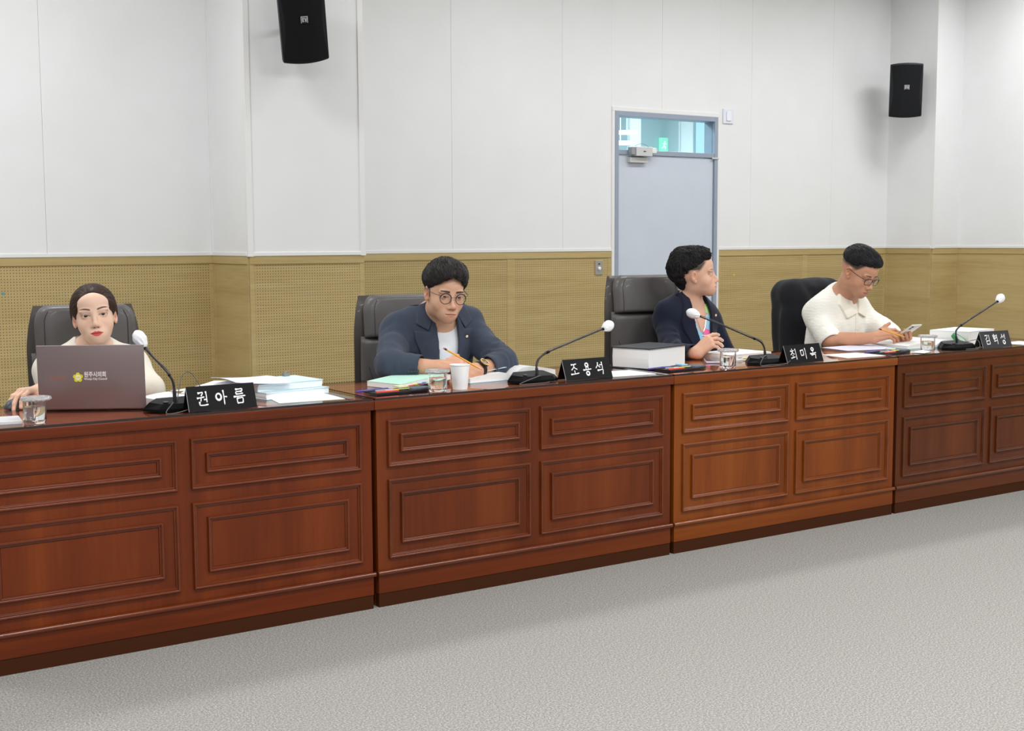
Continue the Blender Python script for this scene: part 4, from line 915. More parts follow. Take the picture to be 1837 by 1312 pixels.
nk = [N2+T2@np.array([0.064*math.cos(a), 0.006+0.064*math.sin(a), 0.010-0.030*math.sin(a)]) for a in np.linspace(-0.35, PI+0.35, 22)]
q = MB().tube(nk, 0.0052, 8); q.v = [tuple(np.array(v)-np.array(m2.org)) for v in q.v]; q.build('neckband', M_TEE, m2.root, smooth=60)
collar_band(m2, N2+T2@np.array([0, -0.008, 0.0]), T2, 0.066, 0.062, M_BLZ, 0.045)
# buttons on the near cuff and the lapel pin
def on_surface(f, p, d):
    p, d = np.array(p, float), unit(d)
    for _ in range(60): p = p+d*float(f(_a(p)[None])[0])*0.8
    return p
def disc(person, name, p, nrm, r, th, mat, n=14, star=0):
    nrm = unit(nrm); a = unit(np.cross(nrm, (0.1, 0.2, 1))); b = np.cross(nrm, a); mb = MB(); pts = []
    for k in range(n if not star else star*2):
        an = 2*PI*k/(n if not star else star*2)+PI/2; rr = r if not star else (r if k % 2 == 0 else r*0.78); pts.append((rr*math.cos(an), rr*math.sin(an)))
    mb.prism(pts, 0, th, fn=lambda x, y, z: tuple(np.array(p)+a*x+b*y+nrm*z-np.array(person.org))); return mb.build(name, mat, person.root)
M_GOLD = plain('gold', (212, 168, 84), 0.25, 1.0); M_PINW = plain('pin_white', (246, 240, 225), 0.35); M_BTN = plain('dark_button', (52, 58, 72), 0.35)
fdir = T2@np.array([0, -1.0, 0.0])
pp = on_surface(tj2f, N2+T2@np.array([-0.088, 0.25, -0.040]), fdir); disc(m2, 'lapel_pin', pp-fdir*0.0100, -fdir, 0.0105, 0.002, M_GOLD, star=5); disc(m2, 'lapel_pin', pp-fdir*0.0121, -fdir, 0.0066, 0.001, M_PINW, star=5)
for k in range(4):
    c = cuffR-unit(cuffR-R_el)*(0.006+0.013*k); d_ = unit((-0.50, -0.86, -0.25)); pb = on_surface(blazer2, c-d_*-0.10, -d_); disc(m2, 'button', pb, d_, 0.0052, 0.003, M_BTN)
trousers(m2, (0.62, 0.80, 0.56), m_cloth('navy_trousers', (40, 44, 56)))

# ================================================================== woman in navy, in profile
st = dict(skin=(224, 180, 154), lips=(214, 110, 112), hair=(28, 25, 26), jaw=0.90, full=0.93, jawc=0, ala=0.9, nose=0.985, lip=1.0, lipw=0.85, eye_open=0.0070, gaze=(-0.1, 1, 0.02), blush=0.4, brow=0.75, brow_w=0.0026, brow_arch=0.004, liner=0.9, shadow=0.25, fade=lambda y: 0.020-0.35*np.maximum(-y-0.01, 0), neck=0.046, nail=(172, 205, 236))
w3 = Person((2.18, 0.80, 0), 'person in a navy blazer and printed top, head turned right in profile', st, (2.160, 0.727, 1.142), 224, 4, 5, 0.965)
T3 = rotm(186, -3, -4); N3 = np.array([2.178, 0.790, 0.978]); tor3 = torso_sdf(N3, T3, 0.168, 0.102, 0.125, 0.03)
R_sh, R_el, R_wr = np.array([2.035, 0.815, 0.905]), np.array([1.945, 0.640, 0.775]), np.array([1.905, 0.430, 0.786])
L_sh, L_el, L_wr = np.array([2.330, 0.795, 0.900]), np.array([2.375, 0.690, 0.660]), np.array([2.25, 0.57, 0.585])
hR, tR = hand_sdf(R_wr, (0.60, -0.40, 0.66), (-0.80, -0.36, 0.50), True, None, 9, (0.15, 0.90, -0.35), 14, 0.97, curls=[(38, 20, 10), (50, 18, 10), (58, 18, 10), (64, 20, 12)])
hL, tL = hand_sdf(L_wr, (-0.7, -0.6, -0.05), (0, 0, 1), False, (30, 40, 25), 5, scale=0.93)
w3.bounds = ((1.84, 0.50, 0.42), (2.52, 1.02, 1.01)); w3.tips = tR
lo, hi = bb([R_wr, R_el, R_wr+np.array([0.15, -0.12, 0.10])], 0.055); lo2, hi2 = bb([L_wr, L_el, L_wr+np.array([-0.17, -0.06, 0])], 0.05)
w3.build_body(tor3, N3, [CAP(R_sh, R_el, 0.045, 0.04), CAP(L_sh, L_el, 0.045, 0.04)], [(U(0.02, hR, forearm(R_el, R_wr, 0.038, 0.0245)), lo, hi), (U(0.02, hL, forearm(L_el, L_wr, 0.038, 0.0245)), lo2, hi2)], None)
crown3 = U(0.03, ELL((0, -0.035, 0.062), (0.084, 0.100, 0.086)), ELL((0, 0.022, 0.098), (0.064, 0.062, 0.036)), ELL((0, -0.085, 0.030), (0.066, 0.055, 0.066)), ELL((0, -0.070, -0.028), (0.050, 0.034, 0.044)))
def h3(P):
    d = crown3(P)+0.0060*vnoise((P*40).astype(np.float32))+0.0030*vnoise((P*90+3).astype(np.float32))
    x, y, z = P[..., 0], P[..., 1], P[..., 2]
    d = smax(d, -np.maximum(z-(0.076-0.30*np.maximum(0.085-y, 0)), 0.016-y), 0.008)             # bare forehead and temples
    d = smax(d, -np.maximum(z-(0.036+0.25*(y+0.02)), -0.034-y), 0.010)
    return smax(d, -0.078-z, 0.01)
flow3 = lambda P: (P-_a((0, -0.06, 0.13)))*7+_a((0, 0.25, -0.35))+_a((0.35, 0.3, 0.3))*np.sin(P[..., [1, 2, 0]]*70)
sd = seeds_on(h3, 1400, lambda P: P[:, 2] > -0.07, 9, (0, -0.03, 0.05))
w3.hair(h3, m_hair('soft_black_hair', (30, 27, 29), 0.5), [hair_locks(h3, sd, flow3, 8, 0.0070, 0.0019, 0.0022, 0.45, 6, 0.45)])
M_NAVY = m_cloth('navy_crepe', (26, 31, 48), 800, 0.10, 0.9, 0.1)
cuffR = R_el+(R_wr-R_el)*0.86; cuffL = L_el+(L_wr-L_el)*0.80
sl3 = U(0.035, CAP(R_sh, R_el, 0.055, 0.050), CAP(R_el, cuffR, 0.049, 0.040), CAP(L_sh, L_el, 0.055, 0.050), CAP(L_el, cuffL, 0.050, 0.043))
pad3 = LOCAL(U(0.02, *[CAP((s_*0.045, -0.020, 0.000), (s_*0.148, -0.016, -0.024), 0.042, 0.036) for s_ in (1, -1)]), N3, T3); tj3 = U(0.03, OFF(tor3, 0.015), OFF(pad3, 0.012)); bj3 = U(0.026, tj3, sl3)
j3 = [(R_el, unit(R_wr-R_el), 0.09, 0.036), (R_sh+(R_el-R_sh)*0.5, unit(R_el-R_sh), 0.09, 0.05), (L_el, unit(L_wr-L_el), 0.09, 0.036)]
bj3f = lambda P: bj3(P)+folds(P, j3, 2.1, 0.0070, 0.0034)
tj3f = lambda P: tj3(P)+folds(P, j3, 2.1, 0.0070, 0.0034)-0.001
def blazer3(P):
    q = (P-_a(N3))@_a(T3); v = np.maximum(np.abs(q[..., 0])-0.088*np.clip((q[..., 2]+0.33)/0.33, 0, 1.15), -q[..., 1]-0.01); d = bj3f(P)
    d = smax(d, -np.maximum(v, -0.34-q[..., 2]), 0.003); d = smax(d, -CAP(N3+np.array([0, 0.008, -0.02]), w3.w((0, -0.02, -0.07)), 0.052, 0.060)(P), 0.004)
    for a, b in ((R_el, cuffR), (L_el, cuffL)):
        u = unit(b-a); t = (P-_a(b))@_a(u); r = np.sqrt(np.maximum((((P-_a(b))**2).sum(-1))-t*t, 0)); d = smax(d, -np.maximum(r-0.036, -t-0.03), 0.003); d = np.where(r < 0.08, smax(d, np.where(np.abs(t) < 0.10, t-0.010, -1), 0.004), d)
    return d
w3.cloth('blazer', blazer3, (1.80, 0.38, 0.46), (2.50, 1.02, 1.06), 0.0042, M_NAVY)
for s in (1, -1):
    lw = [(s*0.058, 0.085), (s*0.088, 0.075), (s*0.126, -0.020), (s*0.136, -0.070), (s*0.072, -0.24), (s*0.008, -0.33), (s*0.046, -0.17), (s*0.066, -0.03)]
    w3.cloth('lapel', panel_on(tj3f, lw, N3, T3, 0.0068), N3-np.array([0.17, 0.26, 0.40]), N3+np.array([0.17, 0.14, 0.10]), 0.0032, M_NAVY)
collar_band(w3, N3+T3@np.array([0, -0.008, 0.0]), T3, 0.058, 0.058, M_NAVY, 0.045)
def m_print():
    t = NT('bright_printed_top'); v = t.coords(); q = t.n('ShaderNodeTexVoronoi', i_Scale=19.0); t.l(v, q.inputs['Vector']); sp = t.n('ShaderNodeSeparateColor'); t.l(q.outputs['Color'], sp.inputs[0])
    r = t.n('ShaderNodeValToRGB'); r.color_ramp.interpolation = 'CONSTANT'; e = r.color_ramp.elements
    cs = [(0.0, (150, 205, 235)), (0.24, (205, 225, 70)), (0.42, (255, 120, 110)), (0.56, (240, 110, 170)), (0.70, (170, 215, 120)), (0.84, (190, 215, 240))]
    while len(e) < len(cs): e.new(0.5)
    for a, (p, c) in zip(e, cs): a.position = p; a.color = srgb(*c)
    t.l(sp.outputs[0], r.inputs['Fac']); t.color(r.outputs['Color']); t.set(Roughness=0.8); return t.m
top3 = lambda P: smax(tor3(P)-0.005, -LOCAL(ELL((0, 0.12, 0.005), (0.050, 0.16, 0.125)), N3, T3)(P), 0.004)
w3.cloth('printed_top', top3, (1.98, 0.60, 0.50), (2.38, 0.95, 0.985), 0.0050, m_print())
lc = [tor3, ]
nl = []
for a in np.linspace(-1, 1, 60):
    x = a*0.047; z = -0.118+0.118*abs(a)**1.6; p0 = N3+T3@np.array([x, 0.20, z]); p_ = on_surface(tor3, p0, T3@np.array([0, -1.0, 0])); nl.append(p_-T3@np.array([0, -0.0035, 0]))
ne = empty('necklace', tuple(nl[30]), label='silver necklace with a small cross pendant at the neckline of the printed top', cat='necklace')
q = MB().tube([v-nl[30] for v in nl], 0.0012, 6); M_SIL = plain('silver', (220, 220, 222), 0.2, 1.0); q.build('chain', M_SIL, ne)
q = MB().tube([(0, -0.004, 0), (0, -0.007, -0.034)], 0.0026, 8).tube([(-0.011, -0.006, -0.013), (0.011, -0.006, -0.013)], 0.0024, 8); q.build('cross_pendant', M_SIL, ne)
fdir = T3@np.array([0, -1.0, 0]); pp = on_surface(tj3f, N3+T3@np.array([-0.100, 0.25, -0.030]), fdir); disc(w3, 'lapel_pin', pp-fdir*0.0085, -fdir, 0.0098, 0.002, M_GOLD, star=5); disc(w3, 'lapel_pin', pp-fdir*0.0106, -fdir, 0.0060, 0.001, M_PINW, star=5)
trousers(w3, (2.18, 0.81, 0.56), m_cloth('navy_skirt_suit', (26, 31, 48)))

# ================================================================== man in the cream polo shirt
st = dict(skin=(202, 152, 122), lips=(176, 102, 96), hair=(26, 25, 27), jaw=1.02, full=1.02, nose=0.99, lip=1.0, lipw=0.7, eye_open=0.0044, lid=-0.0020, gaze=(0, 1, -0.25), blush=0.3, brow=0.85, brow_w=0.0032, brow_arch=0.003, stubble=0.15, liner=0.7, fade=lambda y: 0.020+0*y, neck=0.058)
m4 = Person((3.22, 0.78, 0), 'person in a cream polo shirt and thin glasses, looking down at a phone', st, (3.130, 0.552, 1.140), 184, -29, -2, 1.02)
T4 = rotm(182, -14, 0); N4 = np.array([3.165, 0.690, 0.985]); tor4 = torso_sdf(N4, T4, 0.186, 0.124, 0.152)
R_sh, R_el, R_wr = np.array([3.010, 0.745, 0.912]), np.array([2.965, 0.590, 0.788]), np.array([3.070, 0.400, 0.806])
L_sh, L_el, L_wr = np.array([3.325, 0.725, 0.912]), np.array([3.355, 0.510, 0.795]), np.array([3.300, 0.390, 0.786])
hR, tR = hand_sdf(R_wr, (0.74, -0.60, 0.28), (-0.30, -0.45, 0.84), True, None, 5, (0.45, 0.85, 0.20), 8, 1.0, curls=[(26, 30, 18), (36, 36, 20), (44, 40, 22), (50, 44, 25)])
hL, tL = hand_sdf(L_wr, (-0.70, -0.66, 0.10), (0.20, -0.30, -0.93), False, (14, 32, 26), 3, (0.3, 0.85, -0.30), 10, 0.90)
m4.bounds = ((2.80, 0.46, 0.42), (3.56, 0.98, 1.01)); m4.tips = tR+tL
lo, hi = bb([R_wr, R_el, R_wr+np.array([0.16, -0.13, 0.06])], 0.06); lo2, hi2 = bb([L_wr, L_el, L_wr+np.array([-0.17, -0.15, 0.06])], 0.06)
m4.build_body(tor4, N4, [CAP(R_sh, R_el, 0.052, 0.044), CAP(L_sh, L_el, 0.052, 0.044)], [(U(0.02, hR, forearm(R_el, R_wr, 0.044, 0.0275), CAP(R_sh, R_el, 0.052, 0.044)), lo, hi), (U(0.02, hL, forearm(L_el, L_wr, 0.044, 0.0275)), lo2, hi2)], None)
crown4 = U(0.03, ELL((0, -0.018, 0.050), (0.083, 0.100, 0.084)), ELL((0, 0.028, 0.088), (0.062, 0.064, 0.032)))
def h4(P):
    d = crown4(P)+0.0022*vnoise((P*np.array([60, 60, 40])).astype(np.float32)); x, y, z = P[..., 0], P[..., 1], P[..., 2]; ax = np.abs(x)
    d = smax(d, -np.maximum(z-0.066, 0.030-y), 0.008)
    d = d+0.0060*sstep(0.075, 0.030, z)*sstep(0.07, 0.03, y)
    lowe = 0.022+0.42*np.maximum(y, 0)+0.0*y
    d = smax(d, lowe-z, 0.024); return d
flow4 = lambda P: _a((0.1, 1.0, 0.15))+(P-_a((0, -0.06, 0.13)))*4
sd = seeds_on(h4, 800, lambda P: P[:, 2] > 0.045, 10)
m4.hair(h4, m_hair('cropped_black_hair', (28, 27, 29), 0.45), [hair_locks(h4, sd, flow4, 7, 0.0065, 0.0021, 0.0016, 0.30, 5)])
M_POLO = m_cloth('cream_knit', (242, 240, 231), 420, 0.05, 0.9)
slv = R_sh+(R_el-R_sh)*1.0; bp4 = U(0.034, OFF(tor4, 0.012), CAP(R_sh, R_el, 0.062, 0.064), CAP(L_sh, L_sh+(L_el-L_sh)*0.92, 0.062, 0.062))
j4 = [(R_el, unit(R_el-R_sh), 0.10, 0.036), (N4+np.array([-0.02, -0.10, -0.30]), unit((0.7, 0, 0.7)), 0.14, 0.06), (R_sh+np.array([0.06, -0.06, -0.12]), unit((0.5, 0.1, -0.8)), 0.10, 0.05), (L_sh+np.array([-0.05, -0.08, -0.14]), unit((-0.5, 0, -0.8)), 0.10, 0.05)]
def bp4f(P): return bp4(P)+folds(P, j4, 4.0, 0.0052, 0.0036)+0.0007*np.sin(P[..., 2]*420+3*vnoise((P*60).astype(np.float32)))
def polo4(P):
    d = bp4f(P); d = smax(d, -CAP(N4+np.array([0, -0.004, -0.01]), m4.w((0, -0.015, -0.065)), 0.062, 0.066)(P), 0.004)
    u = unit(R_el-R_sh); t = (P-_a(R_el))@_a(u); r = np.sqrt(np.maximum(((P-_a(R_el))**2).sum(-1)-t*t, 0)); d = smax(d, -np.maximum(r-0.054, -t-0.02), 0.003)
    d = np.where((r < 0.10) & (np.abs(t) < 0.09), smax(d, t-0.022, 0.004), d); return d
m4.cloth('polo_shirt', polo4, (2.82, 0.42, 0.50), (3.52, 1.00, 1.07), 0.0042, M_POLO)
M_POLOC = m_cloth('cream_knit_rib', (240, 236, 220), 420, 0.05, 0.9)
for s in (1, -1):
    pl = [(s*0.040, 0.080), (s*0.080, 0.068), (s*0.106, 0.0), (s*0.074, -0.064), (s*0.006, -0.036), (s*0.020, 0.0)]
    m4.cloth('collar', panel_on(bp4, pl, N4, T4, 0.014), N4-np.array([0.17, 0.26, 0.18]), N4+np.array([0.17, 0.14, 0.12]), 0.0032, M_POLOC)
collar_band(m4, N4+T4@np.array([0, -0.004, 0.0]), T4, 0.066, 0.056, M_POLOC, 0.050)
m4.cloth('placket', panel_on(bp4f, [(-0.012, -0.03), (0.012, -0.03), (0.012, -0.24), (-0.012, -0.24)], N4, T4, 0.0045), N4-np.array([0.08, 0.32, 0.30]), N4+np.array([0.08, 0.1, 0.05]), 0.0032, M_POLOC)
trousers(m4, (3.22, 0.80, 0.56), m_cloth('grey_trousers', (72, 74, 80)))
# ------------------------------------------------------------------ things on the desks
T = TOP+0.0004
M_PAPER = plain('white_paper', (244, 244, 243), 0.75); M_PAPB = plain('pale_blue_paper', (212, 234, 241), 0.75); M_PAPG = plain('pale_green_paper', (190, 232, 214), 0.75); M_LAV = plain('pale_lavender_paper', (226, 226, 242), 0.75)
def m_pages(name, rgb, step=0.0016):
    t = NT(name); tc = t.n('ShaderNodeTexCoord'); sp = t.n('ShaderNodeSeparateXYZ'); t.l(tc.outputs['Object'], sp.inputs[0]); n = t.noise(tc.outputs['Object'], 30, 2)
    f = t.math('FRACT', t.math('ADD', t.math('MULTIPLY', sp.outputs['Z'], 1/step), t.math('MULTIPLY', n, 1.2))); c = srgb(*rgb)
    t.color(t.ramp(f, [(0.0, tuple(x*0.80 for x in c[:3])+(1,)), (0.35, c), (1.0, c)])); t.set(Roughness=0.8); return t.m
M_PG = m_pages('page_edges', (240, 240, 238)); M_PGB = m_pages('page_edges_blue', (234, 242, 243)); M_DARK = plain('black_cover', (48, 52, 58), 0.4, bump=0.1, bscale=300)
def sheet(name, label, poly, z, th=0.0008, mat=M_PAPER, cat='paper', group=None):
    c = np.mean(np.array(poly), 0); e = MB().prism([(a-c[0], b-c[1]) for a, b in poly], 0, th).build(name, mat, loc=(c[0], c[1], z), label=label, cat=cat, group=group); return e
def rect(cx, cy, w, d, rot=0):
    c, s = math.cos(math.radians(rot)), math.sin(math.radians(rot)); return [(cx+x*c-y*s, cy+x*s+y*c) for x, y in ((-w/2, -d/2), (w/2, -d/2), (w/2, d/2), (-w/2, d/2))]
def book(name, label, cx, cy, z, w, d, h, rot, cov, pages, cth=0.002, over=0.003, cat='book', group=None, bottom=True, skew=0.0):
    e = empty(name, (cx, cy, z), (0, 0, math.radians(rot)), label=label, cat=cat, group=group); z0 = cth if bottom else 0.0
    mb = MB(); lo, hi = (-w/2, -d/2), (w/2, d/2); n = 5; vv = []
    for k in range(n):
        t = k/(n-1); q = skew*t; b = 0.0025*math.sin(t*PI); zz = z0+(h-z0-cth)*t
        vv += [(lo[0]+q-b, lo[1]+b*0.6, zz), (hi[0]+q+b, lo[1]+b*0.6, zz), (hi[0]+q+b, hi[1], zz), (lo[0]+q-b, hi[1], zz)]
    ff = [[0, 3, 2, 1], [(n-1)*4+i for i in range(4)]]+[[i*4+j, i*4+(j+1) % 4, (i+1)*4+(j+1) % 4, (i+1)*4+j] for i in range(n-1) for j in range(4)]
    mb.add(vv, ff).build('page_block', pages, e)
    MB().box((-w/2-over+skew, -d/2-over, h-cth), (w/2+over+skew, d/2+over, h), 0.0006).build('front_cover', cov, e)
    if bottom: MB().box((-w/2-over, -d/2-over, 0), (w/2+over, d/2+over, cth), 0.0006).build('back_cover', cov, e)
    MB().box((-w/2-over, d/2+over*0.4, cth), (w/2+over, d/2+over, h-cth)).build('spine', cov, e)
    return e
def open_book(name, label, cx, cy, z, w, d, hl, hr, rot, mat=M_PG, top=M_PAPER, cov=M_PAPB, cat='book'):
    """opened thick book: spine along local y, pages left and right"""
    e = empty(name, (cx, cy, z), (0, 0, math.radians(rot)), label=label, cat=cat)
    MB().box((-w-0.004, -d/2-0.004, 0), (w+0.004, d/2+0.004, 0.002)).build('cover', cov, e)
    for s, h, nm in ((-1, hl, 'left_pages'), (1, hr, 'right_pages')):
        up = [(s*w*t, 0.0025+h*(0.30+0.70*math.sin(min(1, t*3.2)*PI/2))*(1-0.50*t**2.2)) for t in np.linspace(0, 1, 15)]
        poly = [(s*w, 0.0022)]+[(0, 0.0022)]+up
        mb = MB(); mb.prism(poly, -d/2, d/2, fn=lambda a, b, c: (a, c, b)); bl = mb.build(nm, mat, e)
        g = MB().grid(lambda u, v: (s*w*u, -d/2+d*v, 0.0030+h*(0.30+0.70*math.sin(min(1, u*3.2)*PI/2))*(1-0.50*u**2.2)), 15, 2, thick=0.0004); g.build('top_page', top, bl, smooth=60)
        tx = MB()
        for k in range(9):
            y = d*(0.36-0.085*k); x0, x1 = 0.18+0.03*(k == 0), 0.88-0.2*(k % 4 == 3)
            tx.grid(lambda u, v: (s*w*(x0+(x1-x0)*u), y+0.0022*(v-0.5), 0.0038+h*(0.30+0.70*math.sin(min(1, (x0+(x1-x0)*u)*3.2)*PI/2))*(1-0.50*(x0+(x1-x0)*u)**2.2)), 9, 2)
        tx.build('printed_lines', plain('grey_print', (196, 198, 202), 0.8), bl)
    return e
def loose(name, label, cx, cy, z, w, d, rot, fn, mat, th=0.0012, cat='paper', group=None):
    e = MB().grid(lambda u, v: ((u-0.5)*w, (v-0.5)*d, fn(u, v)), 15, 11, thick=th).build(name, mat, loc=(cx, cy, z), rot=(0, 0, math.radians(rot)), smooth=60, label=label, cat=cat, group=group); return e

# ---- laptop
BLc, BRc = np.array([-1.055, 0.342]), np.array([-0.752, 0.176]); dv = unit(BRc-BLc); LA = math.atan2(dv[1], dv[0]); LWd = float(np.linalg.norm(BRc-BLc)); LHt = 0.2175
mid = (BLc+BRc)/2; lap = empty('laptop', (mid[0], mid[1], T), (0, 0, LA), label='mauve-bronze laptop with a council emblem on its lid', cat='laptop')
M_LAP = plain('bronze_metal', (139, 123, 122), 0.38, 0.55, bump=0.05, bscale=600); M_SCR = plain('laptop_screen', (20, 22, 26), 0.2, emit=(190, 205, 225), estr=0.35); M_KEY = plain('laptop_keys', (40, 38, 40), 0.5)
tilt = math.radians(3.0)
lid = MB().box((-LWd/2, -0.0045, 0.006), (LWd/2, 0.0, LHt), 0.002).build('lid', M_LAP, lap, smooth=40, rot=(tilt, 0, 0))
MB().box((-LWd/2+0.001, -0.0052, LHt-0.0022), (LWd/2-0.001, 0.0008, LHt-0.0002)).build('lid_edge', plain('bright_metal_edge', (205, 195, 195), 0.25, 0.8), lid)
MB().box((-LWd/2+0.008, 0.0002, 0.02), (LWd/2-0.008, 0.0012, LHt-0.008)).build('screen', M_SCR, lid)
bs = MB().box((-LWd/2, 0.004, 0.001), (LWd/2, 0.225, 0.014), 0.003).build('base', M_LAP, lap, smooth=40)
for r in range(5):
    for k in range(13): MB().box((-0.148+k*0.0228, 0.030+r*0.0195, 0.0141), (-0.148+k*0.0228+0.0195, 0.030+r*0.0195+0.0165, 0.0156)).build('key', M_KEY, bs)
MB().box((-0.055, 0.145, 0.0141), (0.055, 0.212, 0.0146)).build('touchpad', plain('touchpad', (128, 106, 106), 0.3, 0.4), bs)
MB().tube([(-0.12, 0.002, 0.008), (0.12, 0.002, 0.008)], 0.005, 8).build('hinge', M_LAP, lap)
def text_mesh(name, body, size, mat, parent, loc, rot=(PI/2, 0, 0), bold=0.0, align='LEFT', sx=1.0):
    cu = bpy.data.curves.new(name, 'FONT'); cu.body = body; cu.size = size; cu.align_x = align; cu.offset = bold; cu.extrude = 0.0001; cu.resolution_u = 4
    tmp = bpy.data.objects.new(name, cu); COL.objects.link(tmp); bpy.context.view_layer.update()
    me = bpy.data.meshes.new_from_object(tmp.evaluated_get(bpy.context.evaluated_depsgraph_get())); bpy.data.objects.remove(tmp); me.materials.clear(); me.materials.append(mat); me.name = name
    o = bpy.data.objects.new(name, me); COL.objects.link(o); o.parent = parent; o.location = loc; o.rotation_euler = rot; o.scale = (sx, 1, 1); return o
M_WTXT = plain('white_print', (232, 226, 226), 0.5); M_YEL = plain('emblem_yellow', (222, 214, 50), 0.5); M_OTXT = plain('orange_print', (176, 100, 72), 0.5)
yb = -0.0048
text_mesh('council_name', '원주시의회', 0.0196, M_WTXT, lid, (-0.0235, yb, 0.1135), bold=0.0005, sx=0.80)
text_mesh('council_name_english', 'Wonju City Council', 0.0098, M_WTXT, lid, (-0.0235, yb, 0.1025), bold=0.0002, sx=0.92)
text_mesh('maker_name', 'SAMSUNG', 0.0125, M_OTXT, lid, (-0.1335, yb, 0.1055), bold=0.0001, sx=0.92)
em = MB()
for k in range(5):
    a = PI/2+k*2*PI/5; cx, cz = 0.0098*math.cos(a), 0.0098*math.sin(a); em.prism([(cx-0.043+0.0068*math.cos(b), cz+0.1110+0.0068*math.sin(b)) for b in np.linspace(0, 2*PI, 14, endpoint=False)], yb-0.0002-0.00002*k, yb+0.0002, fn=lambda x, y, z: (x, z, y))
emb = em.build('emblem', M_YEL, lid); emw = MB().prism([(-0.043+0.0088*math.cos(b), 0.1110+0.0088*math.sin(b)) for b in np.linspace(0, 2*PI, 24, endpoint=False)], yb-0.0006, yb+0.0002, fn=lambda x, y, z: (x, z, y)).build('emblem_disc', plain('emblem_cream', (240, 240, 205), 0.5), lid)
text_mesh('emblem_text', '의회', 0.0075, M_YEL, lid, (-0.0430, yb-0.0009, 0.1085), align='CENTER', bold=0.0001)

# ---- mouse
mo = empty('computer_mouse', (-1.098, 0.462, T), (0, 0, math.radians(-58)), label='dark grey computer mouse under the hand at the left edge', cat='mouse')
fm = lambda P: smax(ELL((0, 0, 0.0), (0.031, 0.052, 0.036))(P), 0.001-P[..., 2], 0.003)
P_, Q_ = mesh_sdf(fm, (-0.04, -0.06, -0.005), (0.04, 0.06, 0.045), 0.0022); quad_obj('mouse_shell', relax(P_, Q_), Q_, plain('mouse_grey', (64, 68, 78), 0.4), mo)
MB().lathe([(0.0, -0.004), (0.009, -0.004), (0.009, 0.004), (0, 0.004)], 14, fn=lambda q, a: (q[2], 0.024+q[0], 0.026+q[1])).build('scroll_wheel', plain('mouse_wheel', (190, 192, 198), 0.4), mo)
MB().tube([(0, 0.050, 0.024), (0, 0.012, 0.0365)], 0.0009, 5).build('button_split', M_BLK, mo)

# ---- tumblers of water with crystal lids
M_TUM = glass('tumbler_glass', (1, 1, 1, 1), 1.45, thin=False); M_WAT = glass('water', (0.97, 0.99, 1, 1), 1.33, thin=False)
def m_lid():
    t = NT('pressed_glass_lid'); v = t.coords(); q = t.n('ShaderNodeTexVoronoi', i_Scale=150.0); t.l(v, q.inputs['Vector']); t.set(Base_Color=(0.97, 0.98, 1, 1), Roughness=0.06, Transmission_Weight=0.82, IOR=1.45); t.bump(q.outputs['Distance'], 0.9, 0.003); return t.m
M_LID = m_lid()
def tumbler(x, y, label, lid_dx=0.0):
    e = empty('water_glass', (x, y, T), label=label, cat='glass', group='lidded water glasses')
    R, H = 0.0345, 0.070
    def flute(q, a): k = 1+0.018*math.cos(a*10)*(1 if q[2] < H*0.8 else 0); return (q[0]*k, q[1]*k, q[2])
    MB().lathe([(0.0, 0.0), (R*0.90, 0.0), (R*0.97, 0.004), (R, 0.012), (R, H), (R-0.0022, H), (R-0.0028, 0.012), (R*0.80, 0.0095), (0.0, 0.0090)], 40, fn=flute).build('tumbler', M_TUM, e, smooth=50)
    MB().lathe([(0.0, 0.0094), (R*0.79, 0.0098), (R-0.0034, 0.013), (R-0.0031, H*0.74), (0.0, H*0.74)], 32).build('water', M_WAT, e, smooth=50)
    def rim(q, a): k = 1+0.012*math.cos(a*18)*(1 if math.hypot(q[0], q[1]) > 0.04 else 0); return (q[0]*k+lid_dx, q[1]*k, q[2]+0.0010*math.cos(a*18)*(math.hypot(q[0], q[1]) > 0.04))
    MB().lathe([(0.0, H+0.0012), (0.030, H+0.0012), (0.043, H+0.0012), (0.0465, H+0.005), (0.0445, H+0.011), (0.036, H+0.012), (0.030, H+0.0085), (0.0, H+0.0085)], 72, fn=rim).build('lid', M_LID, e, smooth=50)
tumbler(-1.137, 0.058, 'water glass with a wide ribbed lid at the left edge, by the laptop', 0.004)
tumbler(0.288, 0.040, 'water glass with a ribbed lid left of the white paper cup')
tumbler(1.752, 0.060, 'water glass with a ribbed lid in front of the person in navy')
tumbler(3.080, 0.065, 'water glass with a ribbed lid beside the far open book')
e = empty('paper_cup', (0.398, 0.062, T), label='plain white paper cup beside the lidded glass', cat='cup')
MB().lathe([(0.0, 0.004), (0.0255, 0.004), (0.026, 0.0), (0.0275, 0.0), (0.0365, 0.091), (0.0360, 0.091), (0.0268, 0.006), (0.0, 0.006)], 36).build('cup_wall', plain('cup_white', (240, 240, 240), 0.6), e, smooth=50)
MB().tube([(0.0372*math.cos(a), 0.0372*math.sin(a), 0.0915) for a in np.linspace(0, 2*PI, 36, endpoint=False)], 0.0016, 6, closed=True).build('rolled_rim', plain('cup_white', (240, 240, 240), 0.6), e, smooth=60)

